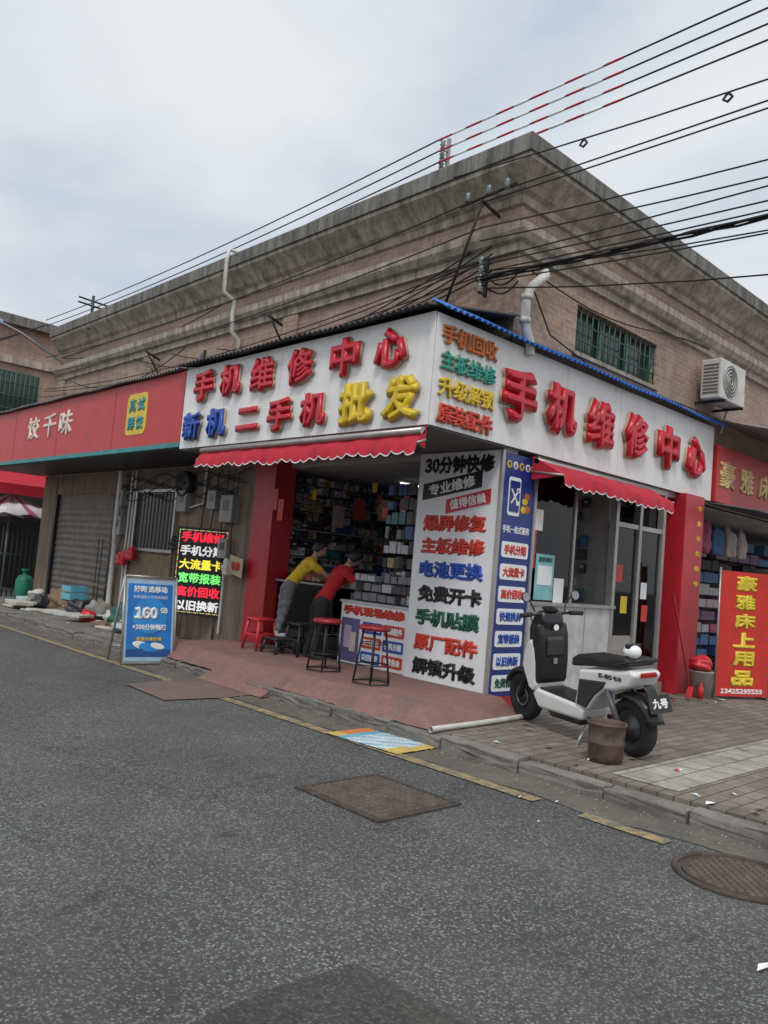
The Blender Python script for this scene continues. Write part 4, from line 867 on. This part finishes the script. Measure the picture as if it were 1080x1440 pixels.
ball('rear_parcel',(-.02,.03,.84),(.075,.07,.06),wtxt,SCO); prism('parcel_strap',[(-.04,.78),(-.05,.905),(.0,.905),(.01,.78)],-.045,.09,sb,SCO,.01)
SCO.matrix_world=Matrix.Translation((-.46,-1.97,.12))@Matrix.Rotation(math.radians(72.5),4,'Z')@Matrix.Rotation(math.radians(-5),4,'X')@Matrix.Scale(1.04,4)
BK=root('rusty_bucket'); lathe('body',[(.0,0),(.125,0),(.135,.04),(.14,.05),(.14,.14),(.147,.15),(.147,.16),(.14,.17),(.15,.29),(.16,.30),(.155,.315),(.145,.30),(.135,.05),(.0,.05)],(-.88,-1.95,.12),M('rusty_tin',(.15,.10,.075),.7,.3,var=.6,scale=9,bump=.3),BK,28)
# ---------------------------------------------------------------- litter and clutter
LT=root('litter')
for i in range(120):
    if i<60: x,y_=random.uniform(.9,4.2),random.uniform(-.9,-.15)
    elif i<80: x,y_=random.uniform(-1.3,.0),random.uniform(-3.5,-.7)
    else: x,y_=random.uniform(-1.3,-.05),random.uniform(5.2,12)
    z=.126; s=random.uniform(.015,.06); t=random.uniform(0,6)
    mesh('scrap',[(x+s*math.cos(t),y_+s*math.sin(t),z),(x-s*.5*math.sin(t),y_+s*.6*math.cos(t),z+.015),(x-s*math.cos(t),y_-s*math.sin(t),z+.004),(x+s*.5*math.sin(t),y_-s*.6*math.cos(t),z+.01)],[(0,1,2,3)],random.choice([wtxt,MC['poster_pale'],rust,redor,mgrey,MC['plywood']]),LT)
for x,y_,s in((-3.17,-4.05,.06),(-1.4,-2.55,.05),(-1.9,-2.2,.03),(-2.4,-2.4,.02),(-2.05,-2.0,.03)):
    mesh('scrap',[(x-s,y_,.01),(x,y_-s*.4,.02),(x+s,y_,.012),(x,y_+s*.3,.016)],[(0,1,2,3)],wtxt,LT)
BX=root('foam_boards'); fm=M('foam',(.6,.57,.5),.7,dirt=.4)
for i in range(24):
    x=random.uniform(-1.0,-.2);y_=6.4+i*.26; o=box('board',-random.uniform(.15,.3),.25,-.15,random.uniform(.1,.25),0,random.uniform(.02,.08),random.choice([fm,fm,MC['plywood'],MC['poster_pale']]),BX,.008); o.location=(x,y_,.122+random.choice((0,0,.08))); o.rotation_euler=(random.uniform(0,.08),0,random.uniform(0,3))
TP=root('green_tarpaulin'); lump('tarp',(-.25,7.5,.27),(.42,.3,.28),tarp,TP,seed=1)
RBk=root('refuse_bags')
for i,(x,y_,s,m_) in enumerate(((-.3,8.1,.2,fm),(-.35,9.6,.22,plb),(-.2,10.3,.18,fm),(-.5,11.0,.2,plb),(-.3,11.8,.22,fm),(-.6,8.6,.14,plasr),(-.25,9.0,.24,mgrey),(-.2,6.9,.2,plb),(-.15,10.8,.3,MC['plywood']))): lump('bag',(x,y_,.12+s*.55),(s,s*.9,s*.9),m_,RBk,seed=i*1.7)
CT=root('crates')
for i,(x,y_,z,m_) in enumerate(((-.35,9.9,.12,MC['plywood']),(-.32,9.9,.40,MC['poster_cyan']),(-.4,11.4,.12,mgrey),(-.3,7.0,.12,MC['plywood']))):
    box('base',x-.18,x+.18,y_-.22,y_+.22,z,z+.03,m_,CT)
    for q in((x-.18,x-.16,y_-.22,y_+.22),(x+.16,x+.18,y_-.22,y_+.22),(x-.16,x+.16,y_-.22,y_-.2),(x-.16,x+.16,y_+.2,y_+.22)):
        box('side',*q,z+.03,z+.12,m_,CT); box('side',*q,z+.16,z+.26,m_,CT)
HB=root('hanging_bags')
for i,(y_,z,m_) in enumerate(((8.15,1.35,plasr),(8.5,1.25,plasr),(6.6,1.6,plb),(4.95,1.3,fm))): lump('bag',(-.12,y_,z),(.1,.12,.15),m_,HB,seed=i)
SG=root('handwritten_sign'); panel(SG,'card',(-.12,4.75,1.35),.36,.28,M('cardboard',(.5,.4,.28),.8),'L',.006,shear=-.03); text(SG,'维修',(-.126,4.75,1.35),.26,.14,redor,'L',.003,.02)
CH=root('wooden_chair')
for x,y_ in((0,0),(.36,0),(0,.36),(.36,.36)): cyl('leg',(x-.5,y_+6.3,.12),(x-.5,y_+6.3,.56 if x==0 else .95),.018,rust,CH)
box('seat',-.53,-.11,6.27,6.69,.54,.57,rust,CH,.01); box('back',-.15,-.13,6.27,6.69,.75,.95,rust,CH,.01)
WK=root('wall_rack')
for i in range(4): box('plank',-.3,-.05,9.0,9.2,.4+i*.35,.42+i*.35,MC['plywood'],WK)
for yy in(9.02,9.18): cyl('post',(-.28,yy,.12),(-.28,yy,1.6),.012,rust,WK,n=8)
WB=root('paint_bucket'); lathe('body',[(.14,0),(.16,.34),(.17,.35),(.16,.36),(.0,.36)],(4.15,-.42,.12),M('bucket_grey',(.35,.32,.28),.5,dirt=.5),WB); lump('red_bag',(4.15,-.42,.56),(.16,.14,.12),plasr,WB); lathe('bottle',[(.04,0),(.04,.14),(.015,.18),(.015,.21)],(3.98,-.5,.12),plasr,WB)
BR=root('broom'); tube('handle',[(4.0,-.35,.18),(3.7,-.17,1.5)],.013,MC['seat_red'],BR); prism('head',[(3.9,.12),(4.12,.12),(4.06,.26),(3.97,.26)],-.4,-.32,plasr,BR,.01)
